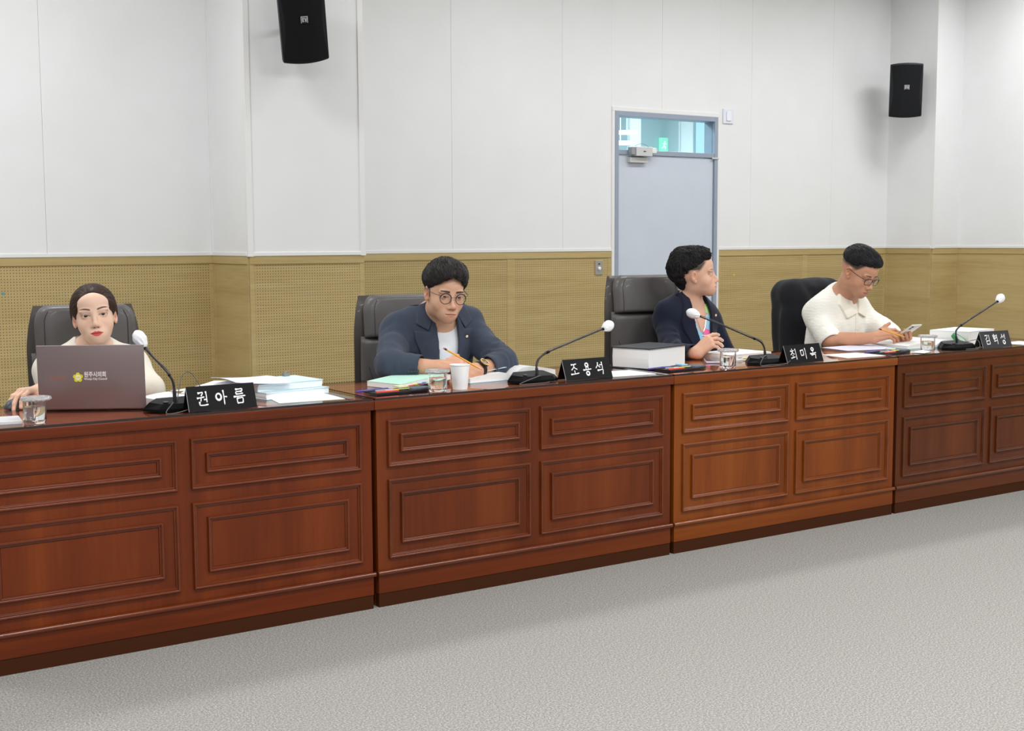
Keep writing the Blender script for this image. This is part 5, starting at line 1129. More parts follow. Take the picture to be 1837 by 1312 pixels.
# ---- name plates with brushed names
GLY = {
 '권': [[(.16, .88), (.34, .90), (.54, .92), (.50, .80), (.40, .68)], [(.06, .55), (.34, .58), (.66, .62)], [(.37, .58), (.37, .46), (.33, .34)], [(.60, .44), (.80, .46)], [(.80, .98), (.82, .7), (.80, .24)], [(.24, .32), (.22, .16), (.28, .09), (.58, .08), (.90, .12)]],
 '아': ['o', (.30, .56, .20, .21), [(.70, .98), (.72, .6), (.70, .02)], [(.72, .53), (.84, .54), (.97, .52)]],
 '름': [[(.22, .96), (.50, .97), (.76, .98), (.73, .82)], [(.74, .82), (.50, .81), (.26, .79), (.24, .64)], [(.24, .65), (.50, .65), (.82, .68)], [(.02, .48), (.50, .50), (.98, .52)], [(.28, .38), (.27, .05)], [(.28, .37), (.50, .38), (.74, .38), (.72, .04)], [(.27, .06), (.50, .06), (.74, .07)]],
 '조': [[(.20, .90), (.50, .92), (.82, .95)], [(.54, .92), (.44, .68), (.16, .48)], [(.48, .72), (.64, .60), (.84, .52)], [(.50, .44), (.50, .20)], [(.02, .15), (.50, .17), (.98, .22)]],
 '용': ['o', (.50, .82, .16, .14), [(.37, .62), (.38, .46)], [(.62, .64), (.62, .47)], [(.02, .42), (.50, .44), (.98, .48)], 'o', (.50, .15, .17, .14)],
 '석': [[(.36, .96), (.26, .72), (.04, .50)], [(.28, .78), (.42, .64), (.58, .54)], [(.52, .74), (.66, .75), (.80, .76)], [(.80, .99), (.82, .70), (.80, .42)], [(.18, .32), (.50, .34), (.82, .37), (.80, .20), (.74, -.02)]],
 '최': [[(.34, .99), (.42, .90)], [(.10, .80), (.36, .81), (.64, .84)], [(.40, .81), (.30, .62), (.06, .46)], [(.36, .68), (.48, .58), (.64, .50)], [(.36, .46), (.36, .26)], [(.04, .18), (.34, .21), (.68, .28)], [(.84, .99), (.86, .6), (.82, .0)]],
 '미': [[(.12, .80), (.13, .34)], [(.12, .79), (.32, .80), (.52, .82), (.51, .34)], [(.13, .35), (.32, .36), (.52, .37)], [(.82, .99), (.84, .6), (.80, .0)]],
 '옥': ['o', (.48, .84, .17, .13), [(.48, .66), (.48, .50)], [(.02, .44), (.48, .46), (.96, .52)], [(.18, .32), (.46, .34), (.78, .37), (.76, .20), (.70, -.02)]],
 '김': [[(.12, .92), (.32, .93), (.54, .95), (.44, .72), (.14, .50)], [(.82, .99), (.84, .7), (.82, .44)], [(.24, .38), (.23, .04)], [(.24, .37), (.52, .38), (.82, .38), (.80, .03)], [(.23, .05), (.52, .05), (.81, .06)]],
 '혁': [[(.24, .99), (.42, .97)], [(.06, .85), (.30, .86), (.58, .88)], 'o', (.32, .64, .14, .12), [(.58, .82), (.80, .83)], [(.56, .64), (.80, .65)], [(.82, .99), (.84, .7), (.82, .42)], [(.18, .32), (.50, .34), (.82, .37), (.80, .20), (.74, -.02)]],
 '성': [[(.36, .98), (.26, .76), (.04, .56)], [(.28, .82), (.42, .70), (.56, .60)], [(.54, .78), (.80, .80)], [(.80, .99), (.82, .72), (.80, .44)], 'o', (.50, .17, .20, .17)]}
def brush(ch, x0, z0, w, h, put):
    """strips of white paint for one syllable; put(u, v) maps to the plate's face"""
    mb = MB(); it = iter(GLY[ch])
    for q in it:
        if isinstance(q, str):
            cx, cz, rx, rz = next(it); P = [(cx+rx*math.cos(a), cz+rz*math.sin(a)) for a in np.linspace(PI*0.6, PI*2.6, 22)]; wid = [0.050+0.022*abs(math.sin(k*0.14)) for k in range(22)]
        else:
            P = [tuple(v) for v in spline([(a, b) for a, b in q], 5)]; n = len(P); wid = [0.062*(0.62+0.62*math.exp(-(k/(n*0.16))**2)+0.25*math.exp(-((n-1-k)/(n*0.16))**2)) for k in range(n)]; wid[-1] *= 0.35; wid[0] *= 0.75
        P = np.array(P); t = np.gradient(P, axis=0); t /= (np.linalg.norm(t, axis=1, keepdims=True)+1e-9); nn = np.stack([-t[:, 1], t[:, 0]], 1); ww = np.array(wid)[:, None]
        A, B = P+nn*ww, P-nn*ww; vv = [put(x0+w*a[0], z0+h*a[1]) for a in A]+[put(x0+w*a[0], z0+h*a[1]) for a in B]; n = len(P)
        mb.add(vv, [[k, k+1, n+k+1, n+k] for k in range(n-1)])
    return mb
M_NP = plain('name_plate_black', (15, 15, 17), 0.4, spec=0.12); M_NPG = plain('name_plate_grey', (50, 50, 52), 0.4, spec=0.25); M_NPW = plain('name_paint', (238, 238, 236), 0.5); M_EDGE = plain('plate_edge', (150, 150, 150), 0.3)
def nameplate(x, y, rot, name, label, w=0.236, mat=M_NP):
    e = empty('name_plate', (x, y, T), (0, 0, math.radians(rot)), label=label, cat='name plate', group='black name plates'); ah, ay, dp, th = 0.081, 0.030, 0.060, 0.003
    for sg, nm in ((0, 'front_board'), (1, 'rear_board')):
        yy = (lambda v: v) if not sg else (lambda v: dp-v)
        MB().prism([(yy(0), 0), (yy(ay), ah), (yy(ay+th*0.2), ah-th*1.4), (yy(th), 0)], 0, w, fn=lambda a, b, c: (c, a, b)).build(nm, mat, e)
    MB().tube([(-0.0003, 0.0012, 0.001), (-0.0003, ay, ah-0.002)], 0.0011, 5).build('edge', M_EDGE, e)
    sl = math.hypot(ah, ay); nx, nz = -ah/sl, ay/sl                                # outward normal of the front face
    put = lambda u, v: (u, v*ay/sl+nx*0.0006, v*ah/sl+nz*0.0006)
    lw, lh = w*0.185, sl*0.60; 
    for k, ch in enumerate(name): brush(ch, w*(0.125+0.272*k), sl*0.19, lw, lh, put).build('painted_syllable', M_NPW, e)
nameplate(-0.664, 0.012, 0.8, '권아름', 'black name plate beside the laptop on the nearest desk')
nameplate(0.881, 0.050, 1.0, '조용석', 'black name plate on the second desk, right of its microphone')
nameplate(2.076, 0.020, 2.0, '최미옥', 'black name plate on the third, orange desk')
nameplate(3.470, 0.032, -4.0, '김혁성', 'dark grey name plate on the farthest desk', 0.215, M_NPG)

# ---- conference microphones
M_MICB = plain('microphone_base', (10, 10, 11), 0.45, spec=0.12); M_NECK = plain('gooseneck', (52, 54, 58), 0.35, 0.5); M_COV = plain('cover_fabric', (238, 238, 240), 0.9, bump=0.5, bscale=220); M_CAB = plain('thin_cable', (88, 88, 90), 0.45)
def mic(bx, by, rot, pts, hdir, label, cable):
    e = empty('microphone', (bx, by, T), (0, 0, math.radians(rot)), label=label, cat='microphone', group='desk microphones with white covers')
    c, s = math.cos(math.radians(-rot)), math.sin(math.radians(-rot)); tl = lambda p: np.array([(p[0]-bx)*c-(p[1]-by)*s, (p[0]-bx)*s+(p[1]-by)*c, p[2]-T])
    prof = [(-0.105, 0.004), (-0.075, 0.020), (0.095, 0.034), (0.105, 0.030), (0.105, 0.0), (-0.095, 0.0)]
    b = MB(); pl = [(-0.105, 0.0), (-0.070, -0.050), (0.085, -0.058), (0.105, -0.045), (0.105, 0.055), (0.090, 0.066), (-0.060, 0.060)]
    top = [(x*0.86+0.008, y*0.80+0.004, 0.021+0.012*(y+0.06)/0.12) for x, y in pl]; n = len(pl)
    b.add([(x, y, 0.0) for x, y in pl]+[(x, y, 0.007) for x, y in pl]+top, [list(range(n))[::-1]]+[[k*n+i, k*n+(i+1) % n, (k+1)*n+(i+1) % n, (k+1)*n+i] for k in range(2) for i in range(n)]+[[2*n+i for i in range(n)]])
    base = b.build('base', M_MICB, e)
    MB().lathe([(0.010, 0), (0.010, 0.002), (0.008, 0.003), (0, 0.003)], 14).build('talk_button', plain('button_grey', (70, 70, 74), 0.4), base, loc=(-0.035, -0.020, 0.0262))
    L = spline([tl(p) for p in pts], 8); k = len(L); MB().tube(L, [0.0062 if i < 5 else (0.0042 if i < k*0.45 else 0.0034) for i in range(k)], 10).build('gooseneck', M_NECK, e, smooth=60)
    i3 = int(k*0.42); MB().tube([L[i3], L[i3+1]], 0.0056, 10).build('neck_joint', M_MICB, e, smooth=60)
    hd = np.array(unit(hdir)); hd = np.array([hd[0]*c-hd[1]*s, hd[0]*s+hd[1]*c, hd[2]]); P0 = np.array(L[-1])
    MB().tube([P0-hd*0.012, P0, P0+hd*0.012, P0+hd*0.022], [0.004, 0.0085, 0.0105, 0.010], 14).build('capsule', M_MICB, e, smooth=60)
    a = unit(np.cross(hd, (0.1, 0.2, 1))); bq = np.cross(hd, a); M = np.stack([a, bq, hd], 1); cen = P0+hd*0.034
    f0 = LOCAL(U(0.01, ELL((0, 0, 0.0), (0.0205, 0.0205, 0.0265)), CAP((0, 0, -0.024), (0, 0, -0.006), 0.0165, 0.020)), cen, M)
    def f(P): q = (P-_a(cen))@_a(M); an = np.arctan2(q[..., 1], q[..., 0]); return f0(P)+0.0009*np.sin(an*9+q[..., 2]*120)*sstep(0.01, -0.02, q[..., 2])+0.0012*vnoise((P*110).astype(np.float32))
    P, Q = mesh_sdf(f, cen-0.045, cen+0.045, 0.0022); quad_obj('fabric_cover', relax(P, Q), Q, M_COV, e)
    wire = [p+np.array([0.003*math.cos(i*0.55), 0.003*math.sin(i*0.55), 0.0065]) for i, p in enumerate(L[4:-2])]
    MB().tube(wire, 0.0012, 5).build('wrapped_wire', M_CAB, e, smooth=60)
    MB().tube(spline([tl(p) for p in cable], 7), 0.0017, 6).build('cable', M_CAB, e, smooth=60)
mic(-0.672, 0.135, 0, [(-0.669, 0.135, 0.784), (-0.672, 0.138, 0.845), (-0.690, 0.150, 0.884), (-0.731, 0.200, 0.945), (-0.742, 0.216, 0.965)], (-0.25, 0.35, 0.75), 'microphone with a white cover bent toward the laptop lid', [(-0.655, 0.15, 0.79), (-0.62, 0.20, 0.86), (-0.585, 0.20, 0.865), (-0.57, 0.14, 0.80), (-0.62, 0.05, 0.775), (-0.70, 0.02, 0.7605), (-0.735, 0.03, 0.7605), (-0.70, 0.06, 0.79)])
mic(0.766, 0.138, 0, [(0.800, 0.135, 0.784), (0.803, 0.140, 0.826), (0.844, 0.150, 0.859), (0.990, 0.185, 0.893), (1.166, 0.220, 0.933), (1.205, 0.228, 0.942)], (0.88, 0.20, 0.30), 'microphone leaning right between the person in the blue-grey blazer and the thick black book', [(0.79, 0.10, 0.775), (0.76, 0.06, 0.785), (0.70, 0.045, 0.775), (0.655, 0.045, 0.7605), (0.69, 0.03, 0.7605), (0.76, 0.03, 0.7605), (0.80, 0.05, 0.7605)])
mic(2.035, 0.125, 0, [(2.045, 0.130, 0.786), (2.040, 0.134, 0.830), (2.019, 0.142, 0.857), (1.967, 0.160, 0.879), (1.86, 0.205, 0.928), (1.772, 0.245, 0.966), (1.752, 0.252, 0.975)], (-0.85, 0.25, 0.34), 'microphone leaning left in front of the person in navy', [(2.03, 0.10, 0.775), (1.98, 0.06, 0.80), (1.94, 0.04, 0.79), (1.925, 0.035, 0.7605), (1.98, 0.03, 0.7605), (2.05, 0.015, 0.7605), (2.08, 0.01, 0.775)])
mic(3.365, 0.122, 0, [(3.390, 0.130, 0.786), (3.384, 0.134, 0.835), (3.410, 0.140, 0.858), (3.475, 0.150, 0.879), (3.64, 0.175, 0.928), (3.796, 0.200, 0.973), (3.815, 0.203, 0.979)], (0.78, 0.14, 0.42), 'microphone leaning right behind the farthest name plate', [(3.42, 0.12, 0.78), (3.45, 0.06, 0.80), (3.44, 0.03, 0.775), (3.41, 0.02, 0.7605), (3.37, 0.02, 0.7605), (3.33, 0.03, 0.7605)])

# ---- papers and books, nearest desk
sheet('notebook', 'thin pale notebook cut off by the left edge of the nearest desk', rect(-1.262, 0.150, 0.20, 0.14, -8), T, 0.008, plain('notebook_grey', (214, 214, 216), 0.6), 'notebook')
open_book('open_report', 'open pale green report lying behind the first microphone', -0.530, 0.335, T, 0.150, 0.21, 0.022, 0.022, 12, cov=M_PAPG)
book('report', 'lower bluish report under the paper pile right of the first name plate', -0.215, 0.300, T, 0.27, 0.20, 0.024, 12, M_PAPB, M_PGB, 0.0015)
book('report', 'upper bluish report of the pile right of the first name plate', -0.220, 0.335, T+0.0246, 0.26, 0.20, 0.026, 6, M_PAPB, M_PGB, 0.0015, skew=0.004)
loose('loose_sheets', 'curled white sheets on top of the report pile, beside the name plate', -0.330, 0.300, T+0.0520, 0.22, 0.20, 4, lambda u, v: 0.016*(1-u)**2+0.006*math.sin(v*3)+0.008*v*u, M_LAV, group='loose printed sheets')
loose('loose_sheets', 'white sheets lying over the open green report', -0.470, 0.330, T+0.0300, 0.20, 0.20, 20, lambda u, v: 0.004+0.018*u*u+0.004*math.sin(v*4), M_PAPER, group='loose printed sheets')
cl = empty('binder_clip', (-0.140, 0.432, T+0.0508), (0, 0, 0.2), label='small grey binder clip on the upper bluish report', cat='clip')
MB().prism([(-0.010, 0.0), (0.010, 0.0), (0.004, 0.012), (-0.004, 0.012)], -0.012, 0.012, fn=lambda a, b, c: (c, a, b)).build('clip_body', plain('clip_grey', (120, 122, 120), 0.4), cl)
MB().tube([(-0.008, 0.0, 0.012), (-0.006, -0.012, 0.019), (0.006, -0.012, 0.019), (0.008, 0.0, 0.012)], 0.0010, 6).build('clip_wire', M_SIL, cl)
M_STRIP = plain('dark_plastic_strip', (92, 92, 96), 0.25, coat=0.3)
for i, (x1, lb) in enumerate(((-0.045, 'white form with a dark edge strip at the right end of the nearest desk'), (1.378, 'white form with a dark edge strip beside the thick black book'), (2.790, 'white form with a dark edge strip at the right end of the orange desk'))):
    e = empty('desk_form', (x1, 0.145, T), label=lb, cat='form', group='forms at the desk ends')
    MB().prism([(-0.285, -0.085), (-0.045, -0.105), (-0.030, 0.085), (-0.250, 0.105)], 0, 0.0012).build('form_sheet', M_PAPER, e)
    MB().prism([(-0.040, -0.122), (-0.012, -0.122), (-0.005, 0.125), (-0.034, 0.125)], 0.0013, 0.0022).build('edge_strip', M_STRIP, e)

# ---- second desk
gd = empty('tabbed_document', (0.305, 0.285, T), (0, 0, math.radians(14)), label='pale green document with coloured index tabs in front of the person in the blue-grey blazer', cat='document')
MB().grid(lambda u, v: ((u-0.5)*0.26, (v-0.5)*0.19, 0.020+0.010*math.sin(u*2.4)+0.010*u*u), 15, 5, thick=0.019).build('page_block', M_PG, gd, smooth=50)
MB().grid(lambda u, v: ((u-0.5)*0.262, (v-0.5)*0.192, 0.0207+0.010*math.sin(u*2.4)+0.010*u*u), 15, 5, thick=0.0005).build('top_page', M_PAPG, gd, smooth=50)
tabc = [(120, 175, 225), (236, 226, 60), (236, 226, 60), (240, 110, 100), (120, 175, 225), (236, 226, 60), (240, 110, 100), (170, 195, 230), (130, 190, 150)]
for k in range(9):
    x = -0.118+0.0235*k; z = 0.006+0.0016*(k % 5)+0.003*math.sin((x/0.26+0.5)*2.4); MB().box((x, -0.1085, z), (x+0.021, -0.090, z+0.0012)).build('index_tab', plain('tab_%d%d%d' % tabc[k], tabc[k], 0.6), gd)
    MB().box((x, -0.1070, z+0.005), (x+0.021, -0.092, z+0.0062)).build('index_tab', plain('tab_%d%d%d' % tabc[(k*2+1) % 9], tabc[(k*2+1) % 9], 0.6), gd)
open_book('open_report', 'thick open report with white pages under the forearm of the person in the blue-grey blazer', 0.735, 0.352, T, 0.215, 0.27, 0.030, 0.046, 4, top=M_PAPER, cov=M_PAPB)
loose('loose_sheets', 'pale blue sheet lying across the thick open report', 0.640, 0.330, T+0.036, 0.15, 0.19, 14, lambda u, v: 0.003+0.008*u, M_PAPB, group='loose printed sheets')

# ---- stationery trays
def tube_thing(name, label, p0, p1, parts, cat, group):
    p0, p1 = np.array(p0, float), np.array(p1, float); e = empty(name, tuple(p0), label=label, cat=cat, group=group); d = p1-p0
    for nm, t0, t1, r0, r1, mat in parts: MB().tube([d*t0, d*(t0+0.02*(t1-t0)), d*(t1-0.02*(t1-t0)), d*t1], [r0*0.85, r0, r1, r1*0.85], 10).build(nm, mat, e, smooth=50)
    return e
M_PUR = plain('purple_plastic', (72, 56, 152), 0.35, coat=0.3); M_RED = plain('red_plastic', (226, 72, 58), 0.35, coat=0.3); M_HYL = plain('highlighter_yellow', (226, 236, 60), 0.4, coat=0.2); M_HYG = plain('highlighter_clear', (206, 214, 214), 0.3); M_TRAY = plain('tray_black', (30, 32, 35), 0.4); M_TRAYL = plain('tray_blue_grey', (92, 104, 122), 0.4)
def tray(x, y, rot, who, extra):
    e = empty('stationery_tray', (x, y, T), (0, 0, math.radians(rot)), label='black stationery tray with a rounded blue-grey end '+who, cat='tray', group='stationery trays')
    W, D = 0.125, 0.045; out = [(-W, -D), (W-D, -D)]+[(W-D+D*math.sin(a), -D*math.cos(a)) for a in np.linspace(0.2, PI-0.2, 10)]+[(W-D, D), (-W, D)]
    MB().prism(out, 0, 0.003).build('tray_floor', M_TRAY, e)
    rim = MB(); rim.tube([(a, b, 0.005) for a, b in out], 0.0026, 6, closed=True); rim.build('tray_rim', M_TRAY, e, smooth=60)
    cap = [(0.035, -D+0.004)]+[(W-D+(D-0.004)*math.sin(a), -(D-0.004)*math.cos(a)) for a in np.linspace(0.15, PI-0.15, 10)]+[(0.035, D-0.004)]
    MB().prism(cap, 0.0031, 0.012).build('end_lid', M_TRAYL, e)
    c, s = math.cos(math.radians(rot)), math.sin(math.radians(rot)); g = lambda a, b, z: (x+a*c-b*s, y+a*s+b*c, T+z)
    nz = 0.0080
    tube_thing('marker', 'red marker in the stationery tray '+who, g(-0.118, -0.028, nz), g(0.020, -0.033, nz), [('barrel', 0, 0.68, 0.0046, 0.0046, M_RED), ('cap', 0.68, 1, 0.0050, 0.0050, M_TRAY)], 'marker', 'markers in the trays')
    tube_thing('highlighter', 'yellow highlighter in the stationery tray '+who, g(-0.070, -0.014, nz), g(0.030, -0.018, nz), [('barrel', 0, 0.35, 0.0047, 0.0047, M_HYG), ('cap', 0.35, 1, 0.0050, 0.0052, M_HYL)], 'highlighter', 'highlighters in the trays')
    tube_thing('marker', 'black marker in the stationery tray '+who, g(-0.100, 0.006, nz), g(0.030, 0.004, nz), [('barrel', 0, 0.6, 0.0047, 0.0047, plain('marker_grey', (150, 156, 160), 0.4)), ('cap', 0.6, 1, 0.0050, 0.0050, M_TRAY)], 'marker', 'markers in the trays')
    p = tube_thing('purple_pen', 'purple pen lying behind the stationery tray '+who, g(-0.150, 0.058, 0.0052), g(-0.010, 0.064, 0.0052), [('barrel', 0, 0.55, 0.0040, 0.0048, M_PUR), ('cap', 0.55, 1, 0.0050, 0.0046, M_PUR)], 'pen', 'purple pens')
    sheet('sticky_notes', extra[0]+' '+who, [g(*q, 0)[:2] for q in ((-0.005, -0.002), (0.030, -0.002), (0.030, 0.036), (-0.005, 0.036))], T+0.0136, 0.006, extra[1], 'sticky notes', 'sticky note pads')
tray(0.175, 0.125, 4, 'on the second desk', ('cream sticky note pad on the tray', plain('cream_note', (236, 228, 190), 0.7)))
tray(1.560, 0.135, 6, 'in front of the thick black book', ('light blue sticky note pad on the tray', plain('blue_note', (160, 208, 240), 0.7)))
tray(2.905, 0.135, 10, 'on the farthest desk', ('white sticky note pad on the tray', plain('white_note', (232, 232, 230), 0.7)))

# ---- third desk
book('thick_book', 'very thick book with a black cover between the chair and the tray', 1.526, 0.318, T, 0.280, 0.190, 0.092, 16, M_DARK, M_PG, 0.005, 0.006)
book('white_book', 'white book under the hand of the person in navy', 2.105, 0.385, T, 0.27, 0.20, 0.028, 4, M_PAPER, M_PG, 0.0015, 0.001)
for k, cc in enumerate(((240, 120, 110), (120, 200, 140), (236, 226, 60), (240, 150, 190))): MB().box((1.985+0.035*k, 0.278, T+0.008+0.004*(k % 2)), (2.010+0.035*k, 0.290, T+0.0092+0.004*(k % 2))).build('index_tab', plain('tab_%d%d%d' % cc, cc, 0.6), bpy.data.objects['white_book']).matrix_parent_inverse = Matrix.LocRotScale((2.105, 0.385, T), Matrix.Rotation(math.radians(4), 3, 'Z'), None).inverted()
sp = empty('smartphone', (1.885, 0.300, T), (0, 0, math.radians(-38)), label='slim lavender phone lying left of the white book', cat='phone')
MB().box((-0.036, -0.075, 0.0), (0.036, 0.075, 0.0085), 0.003).build('phone_body', plain('phone_lavender', (206, 200, 216), 0.3, 0.3), sp, smooth=40); MB().box((-0.033, -0.071, 0.0086), (0.033, 0.071, 0.0090)).build('phone_screen', plain('phone_glass', (60, 52, 66), 0.08, coat=0.5), sp)

# ---- farthest desk
loose('loose_sheets', 'white sheets at the left end of the farthest desk', 2.960, 0.395, T, 0.29, 0.21, -12, lambda u, v: 0.002+0.010*u*v, M_LAV, group='loose printed sheets')
open_book('open_report', 'open white report under the hands of the person in the cream polo', 3.330, 0.335, T, 0.205, 0.27, 0.026, 0.034, -4, cov=M_PAPG)
book('white_binder', 'thick white book lying behind the farthest microphone', 3.715, 0.345, T, 0.30, 0.215, 0.068, 12, M_PAPER, M_PG, 0.002, 0.002)
tr = empty('tape_roll', (3.520, 0.215, T+0.0300), (math.radians(38), 0, math.radians(20)), label='green tape roll leaning behind the farthest microphone', cat='tape')
MB().lathe([(0.030, -0.009), (0.044, -0.009), (0.044, 0.009), (0.030, 0.009), (0.030, -0.009)], 32).build('tape', plain('green_tape', (40, 132, 70), 0.4), tr, smooth=40); MB().lathe([(0.027, -0.009), (0.0298, -0.009), (0.0298, 0.009), (0.027, 0.009), (0.027, -0.009)], 28).build('core', plain('tape_core', (222, 226, 218), 0.6), tr, smooth=40)
loose('tissue', 'crumpled white tissue beside the far water glass', 3.015, 0.050, T, 0.10, 0.07, 15, lambda u, v: 0.003+0.010*abs(math.sin(u*6+v*4))*math.sin(u*PI)*math.sin(v*PI)+0.003*math.sin(u*13)*math.sin(v*11)**2, plain('tissue_white', (238, 236, 232), 0.9), cat='tissue')
sheet('loose_sheets', 'white sheet at the right edge of the farthest desk', rect(3.90, 0.110, 0.21, 0.15, 6), T, 0.0012, M_PAPER, 'paper', 'loose printed sheets')

# ---- pencils, phone in hand, watch, eyeglasses
M_PENC = plain('pencil_yellow', (236, 166, 36), 0.35, coat=0.3); M_WD = plain('pencil_wood', (222, 182, 132), 0.6); M_ERS = plain('eraser_pink', (226, 120, 128), 0.7); M_FER = plain('ferrule_black', (30, 30, 32), 0.3)
def pencil(p0, p1, label):
    tube_thing('pencil', label, p0, p1, [('barrel', 0.09, 0.90, 0.0036, 0.0036, M_PENC), ('ferrule', 0.03, 0.09, 0.0039, 0.0039, M_FER), ('eraser', 0.0, 0.03, 0.0035, 0.0036, M_ERS), ('sharpened_tip', 0.90, 0.985, 0.0034, 0.0011, M_WD), ('lead', 0.985, 1.0, 0.0009, 0.0004, M_FER)], 'pencil', 'yellow pencils')
pencil((0.425, 0.228, 0.900), (0.560, 0.165, 0.812), 'yellow pencil held by the person in the blue-grey blazer')
pencil((3.040, 0.335, 0.858), (3.185, 0.285, 0.812), 'yellow pencil held by the person in the cream polo')
ph = empty('smartphone', (3.214, 0.292, 0.842), (math.radians(-30), math.radians(0), math.radians(-6)), label='white phone held up by the person in the cream polo', cat='phone')
MB().box((-0.034, -0.068, -0.004), (0.034, 0.068, 0.004), 0.003).build('phone_body', plain('phone_white', (222, 220, 212), 0.3), ph, smooth=40); MB().box((-0.031, -0.065, 0.0041), (0.031, 0.065, 0.0045)).build('phone_screen', plain('phone_glass', (60, 52, 66), 0.08, coat=0.5), ph)
for q in ((-0.020, -0.052), (-0.020, -0.034)): MB().lathe([(0.007, 0), (0.007, -0.0015), (0, -0.0018)], 14).build('camera_lens', M_BLK, ph, loc=(q[0], q[1], -0.0041))
# watch on the left wrist of the person in the blue-grey blazer
L_el, L_wr = np.array([0.782, 0.350, 0.812]), np.array([0.590, 0.245, 0.803]); ax = unit(L_wr-L_el); wc_ = L_wr-ax*0.012; up = unit(np.array([-0.45, -0.75, 0.48])-ax*(np.array([-0.45, -0.75, 0.48])@ax)); sd_ = np.cross(ax, up)
wt_ = empty('wristwatch', tuple(wc_), label='chunky black and gold wristwatch on the left wrist of the person in the blue-grey blazer', cat='watch')
MB().tube([0.0300*(math.cos(a)*up+math.sin(a)*sd_) for a in np.linspace(0, 2*PI, 30, endpoint=False)], 0.0042, 8, closed=True).tube([0.0300*(math.cos(a)*up+math.sin(a)*sd_)+ax*0.007 for a in np.linspace(0, 2*PI, 30, endpoint=False)], 0.0042, 8, closed=True).tube([0.0300*(math.cos(a)*up+math.sin(a)*sd_)-ax*0.007 for a in np.linspace(0, 2*PI, 30, endpoint=False)], 0.0042, 8, closed=True).build('strap', plain('watch_strap', (30, 30, 32), 0.5), wt_, smooth=60)
pf = lambda r, z: [up*(0.031+z)+r*(math.cos(a)*ax+math.sin(a)*sd_) for a in np.linspace(0, 2*PI, 28, endpoint=False)]
def ringdisc(r, z0, z1): mb = MB(); n = 28; mb.add(pf(r, z0)+pf(r, z1), [list(range(n))[::-1], [n+i for i in range(n)]]+[[i, (i+1) % n, n+(i+1) % n, n+i] for i in range(n)]); return mb
ringdisc(0.0205, 0.001, 0.010).build('case', plain('watch_case', (36, 36, 38), 0.3), wt_); MB().tube(pf(0.0185, 0.011), 0.0018, 6, closed=True).build('bezel', M_GOLD, wt_, smooth=60); ringdisc(0.0165, 0.0101, 0.0108).build('dial', plain('watch_dial', (24, 24, 26), 0.3), wt_)
hm = MB()
for k in range(12): a = k*PI/6; d_ = math.cos(a)*ax+math.sin(a)*sd_; hm.tube([up*0.0421+d_*0.0115, up*0.0421+d_*0.0145], 0.0009, 5)
hm.tube([up*0.0422, up*0.0422+ax*0.009], 0.0008, 5).tube([up*0.0422, up*0.0422+sd_*0.011], 0.0007, 5); hm.build('hands_and_markers', M_GOLD, wt_)
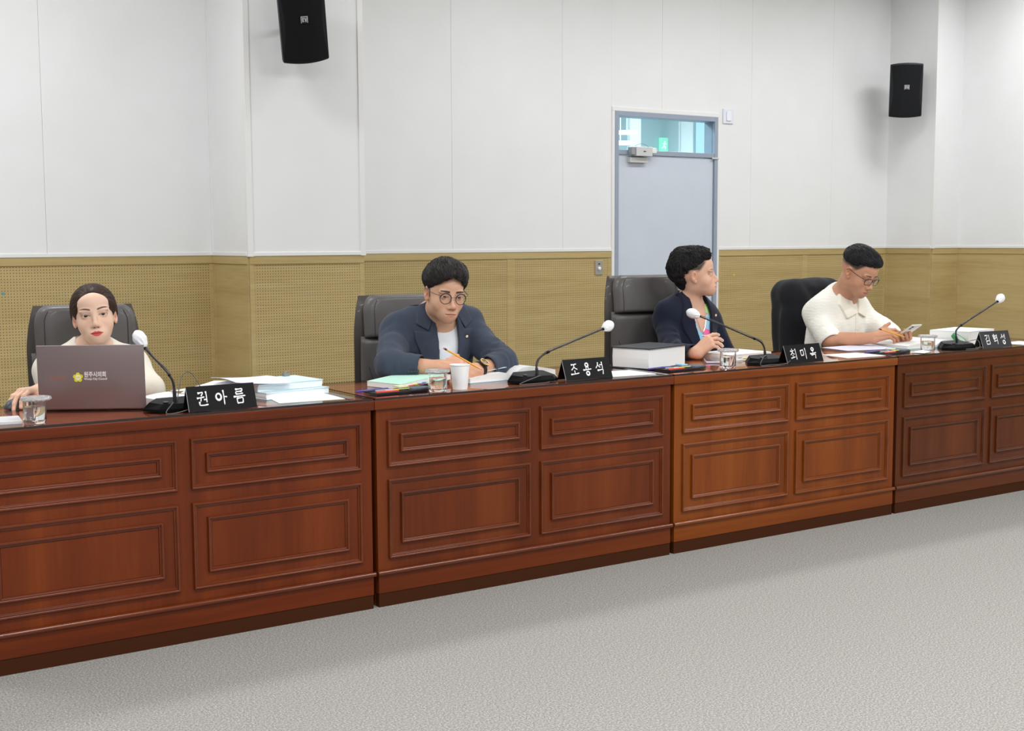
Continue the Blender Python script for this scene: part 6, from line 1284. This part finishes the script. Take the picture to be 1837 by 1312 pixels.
def eyeglasses(person, label, shape, rm_top, rm_low, y=0.1005, zc=-0.005, temple_mat=None):
    e = empty('eyeglasses', label=label, cat='glasses'); R4 = Matrix([list(r) for r in person.M]).to_4x4(); e.matrix_world = Matrix.Translation(person.o) @ R4 @ Matrix.Scale(person.sc, 4)
    for s in (1, -1):
        pts = [np.array([s*0.0325+x, y-0.10*(abs(s*0.0325+x)-0.0325)**1-0.35*max(0, abs(s*0.0325+x)-0.045), zc+z]) for x, z in shape]
        r = MB().tube(pts, [0.0014 if p[2] < zc+0.002 else 0.0021 for p in pts], 8, closed=True).build('rim', rm_top, e, smooth=60)
        c = np.mean(pts, 0); n = len(pts); MB().add([c]+pts, [[0, 1+i, 1+(i+1) % n] for i in range(n)]).build('lens', glass('lens_glass', (0.97, 0.97, 0.99, 1), 1.5, refl=0.9), r)
        o = max(pts, key=lambda p: s*p[0]+0.6*p[2]); MB().tube(spline([o, (s*0.072, 0.075, 0.008), (s*0.0795, 0.03, 0.010), (s*0.0810, -0.004, 0.014), (s*0.0800, -0.018, 0.002)], 5), 0.0015, 6).build('temple', temple_mat or rm_low, e, smooth=60)
        MB().lathe([(0.0, 0), (0.003, 0.001), (0.003, 0.003), (0, 0.004)], 8).build('nose_pad', glass('pad_glass', (0.95, 0.93, 0.9, 1)), e, loc=(s*0.0095, y-0.006, zc-0.006))
    MB().tube(spline([(-0.0115, y+0.0005, zc+0.003), (-0.005, y+0.006, zc+0.007), (0.005, y+0.006, zc+0.007), (0.0115, y+0.0005, zc+0.003)], 6), 0.0012, 6).build('bridge', rm_low, e, smooth=60)
rnd = [(0.0225*math.cos(a), 0.0215*math.sin(a)) for a in np.linspace(0, 2*PI, 36, endpoint=False)]
rec = [(0.0240*np.sign(math.cos(a))*abs(math.cos(a))**0.55, 0.0165*np.sign(math.sin(a))*abs(math.sin(a))**0.6) for a in np.linspace(0.01, 2*PI+0.01, 36, endpoint=False)]
M_RIMB = plain('rim_black', (24, 24, 28), 0.3); M_RIMS = plain('rim_steel', (120, 118, 120), 0.3, 0.8)
eyeglasses(m2, 'round black-rimmed eyeglasses worn by the person in the blue-grey blazer', rnd, M_RIMB, M_RIMS, temple_mat=M_RIMS)
eyeglasses(m4, 'thin rectangular eyeglasses worn by the person in the cream polo', rec, M_RIMB, plain('temple_dark', (58, 56, 58), 0.35, 0.5))

# ---- black suit jacket over the far chair
Mj = rotm(-4, -8, 0)
fj0 = U(0.09, RBOX((3.285, 1.040, 0.80), (0.205, 0.118, 0.292), 0.085, Mj), CAP((3.125, 1.01, 0.97), (3.085, 0.955, 0.55), 0.045, 0.062), CAP((3.45, 1.01, 0.97), (3.49, 0.97, 0.55), 0.045, 0.060))
def fj(P): return fj0(P)+0.007*np.sin(P[..., 0]*62+P[..., 1]*30+2.5*vnoise(P*np.array([9, 9, 2.5])))*sstep(1.06, 0.80, P[..., 2])+0.004*vnoise(P*18)
jk = sdf_obj('suit_jacket', fj, (2.96, 0.80, 0.50), (3.62, 1.28, 1.14), 0.0065, m_cloth('black_suiting', (24, 25, 30), 700, 0.15, 0.9, 0.1), label='black suit jacket draped over the backrest of the far chair', cat='jacket')
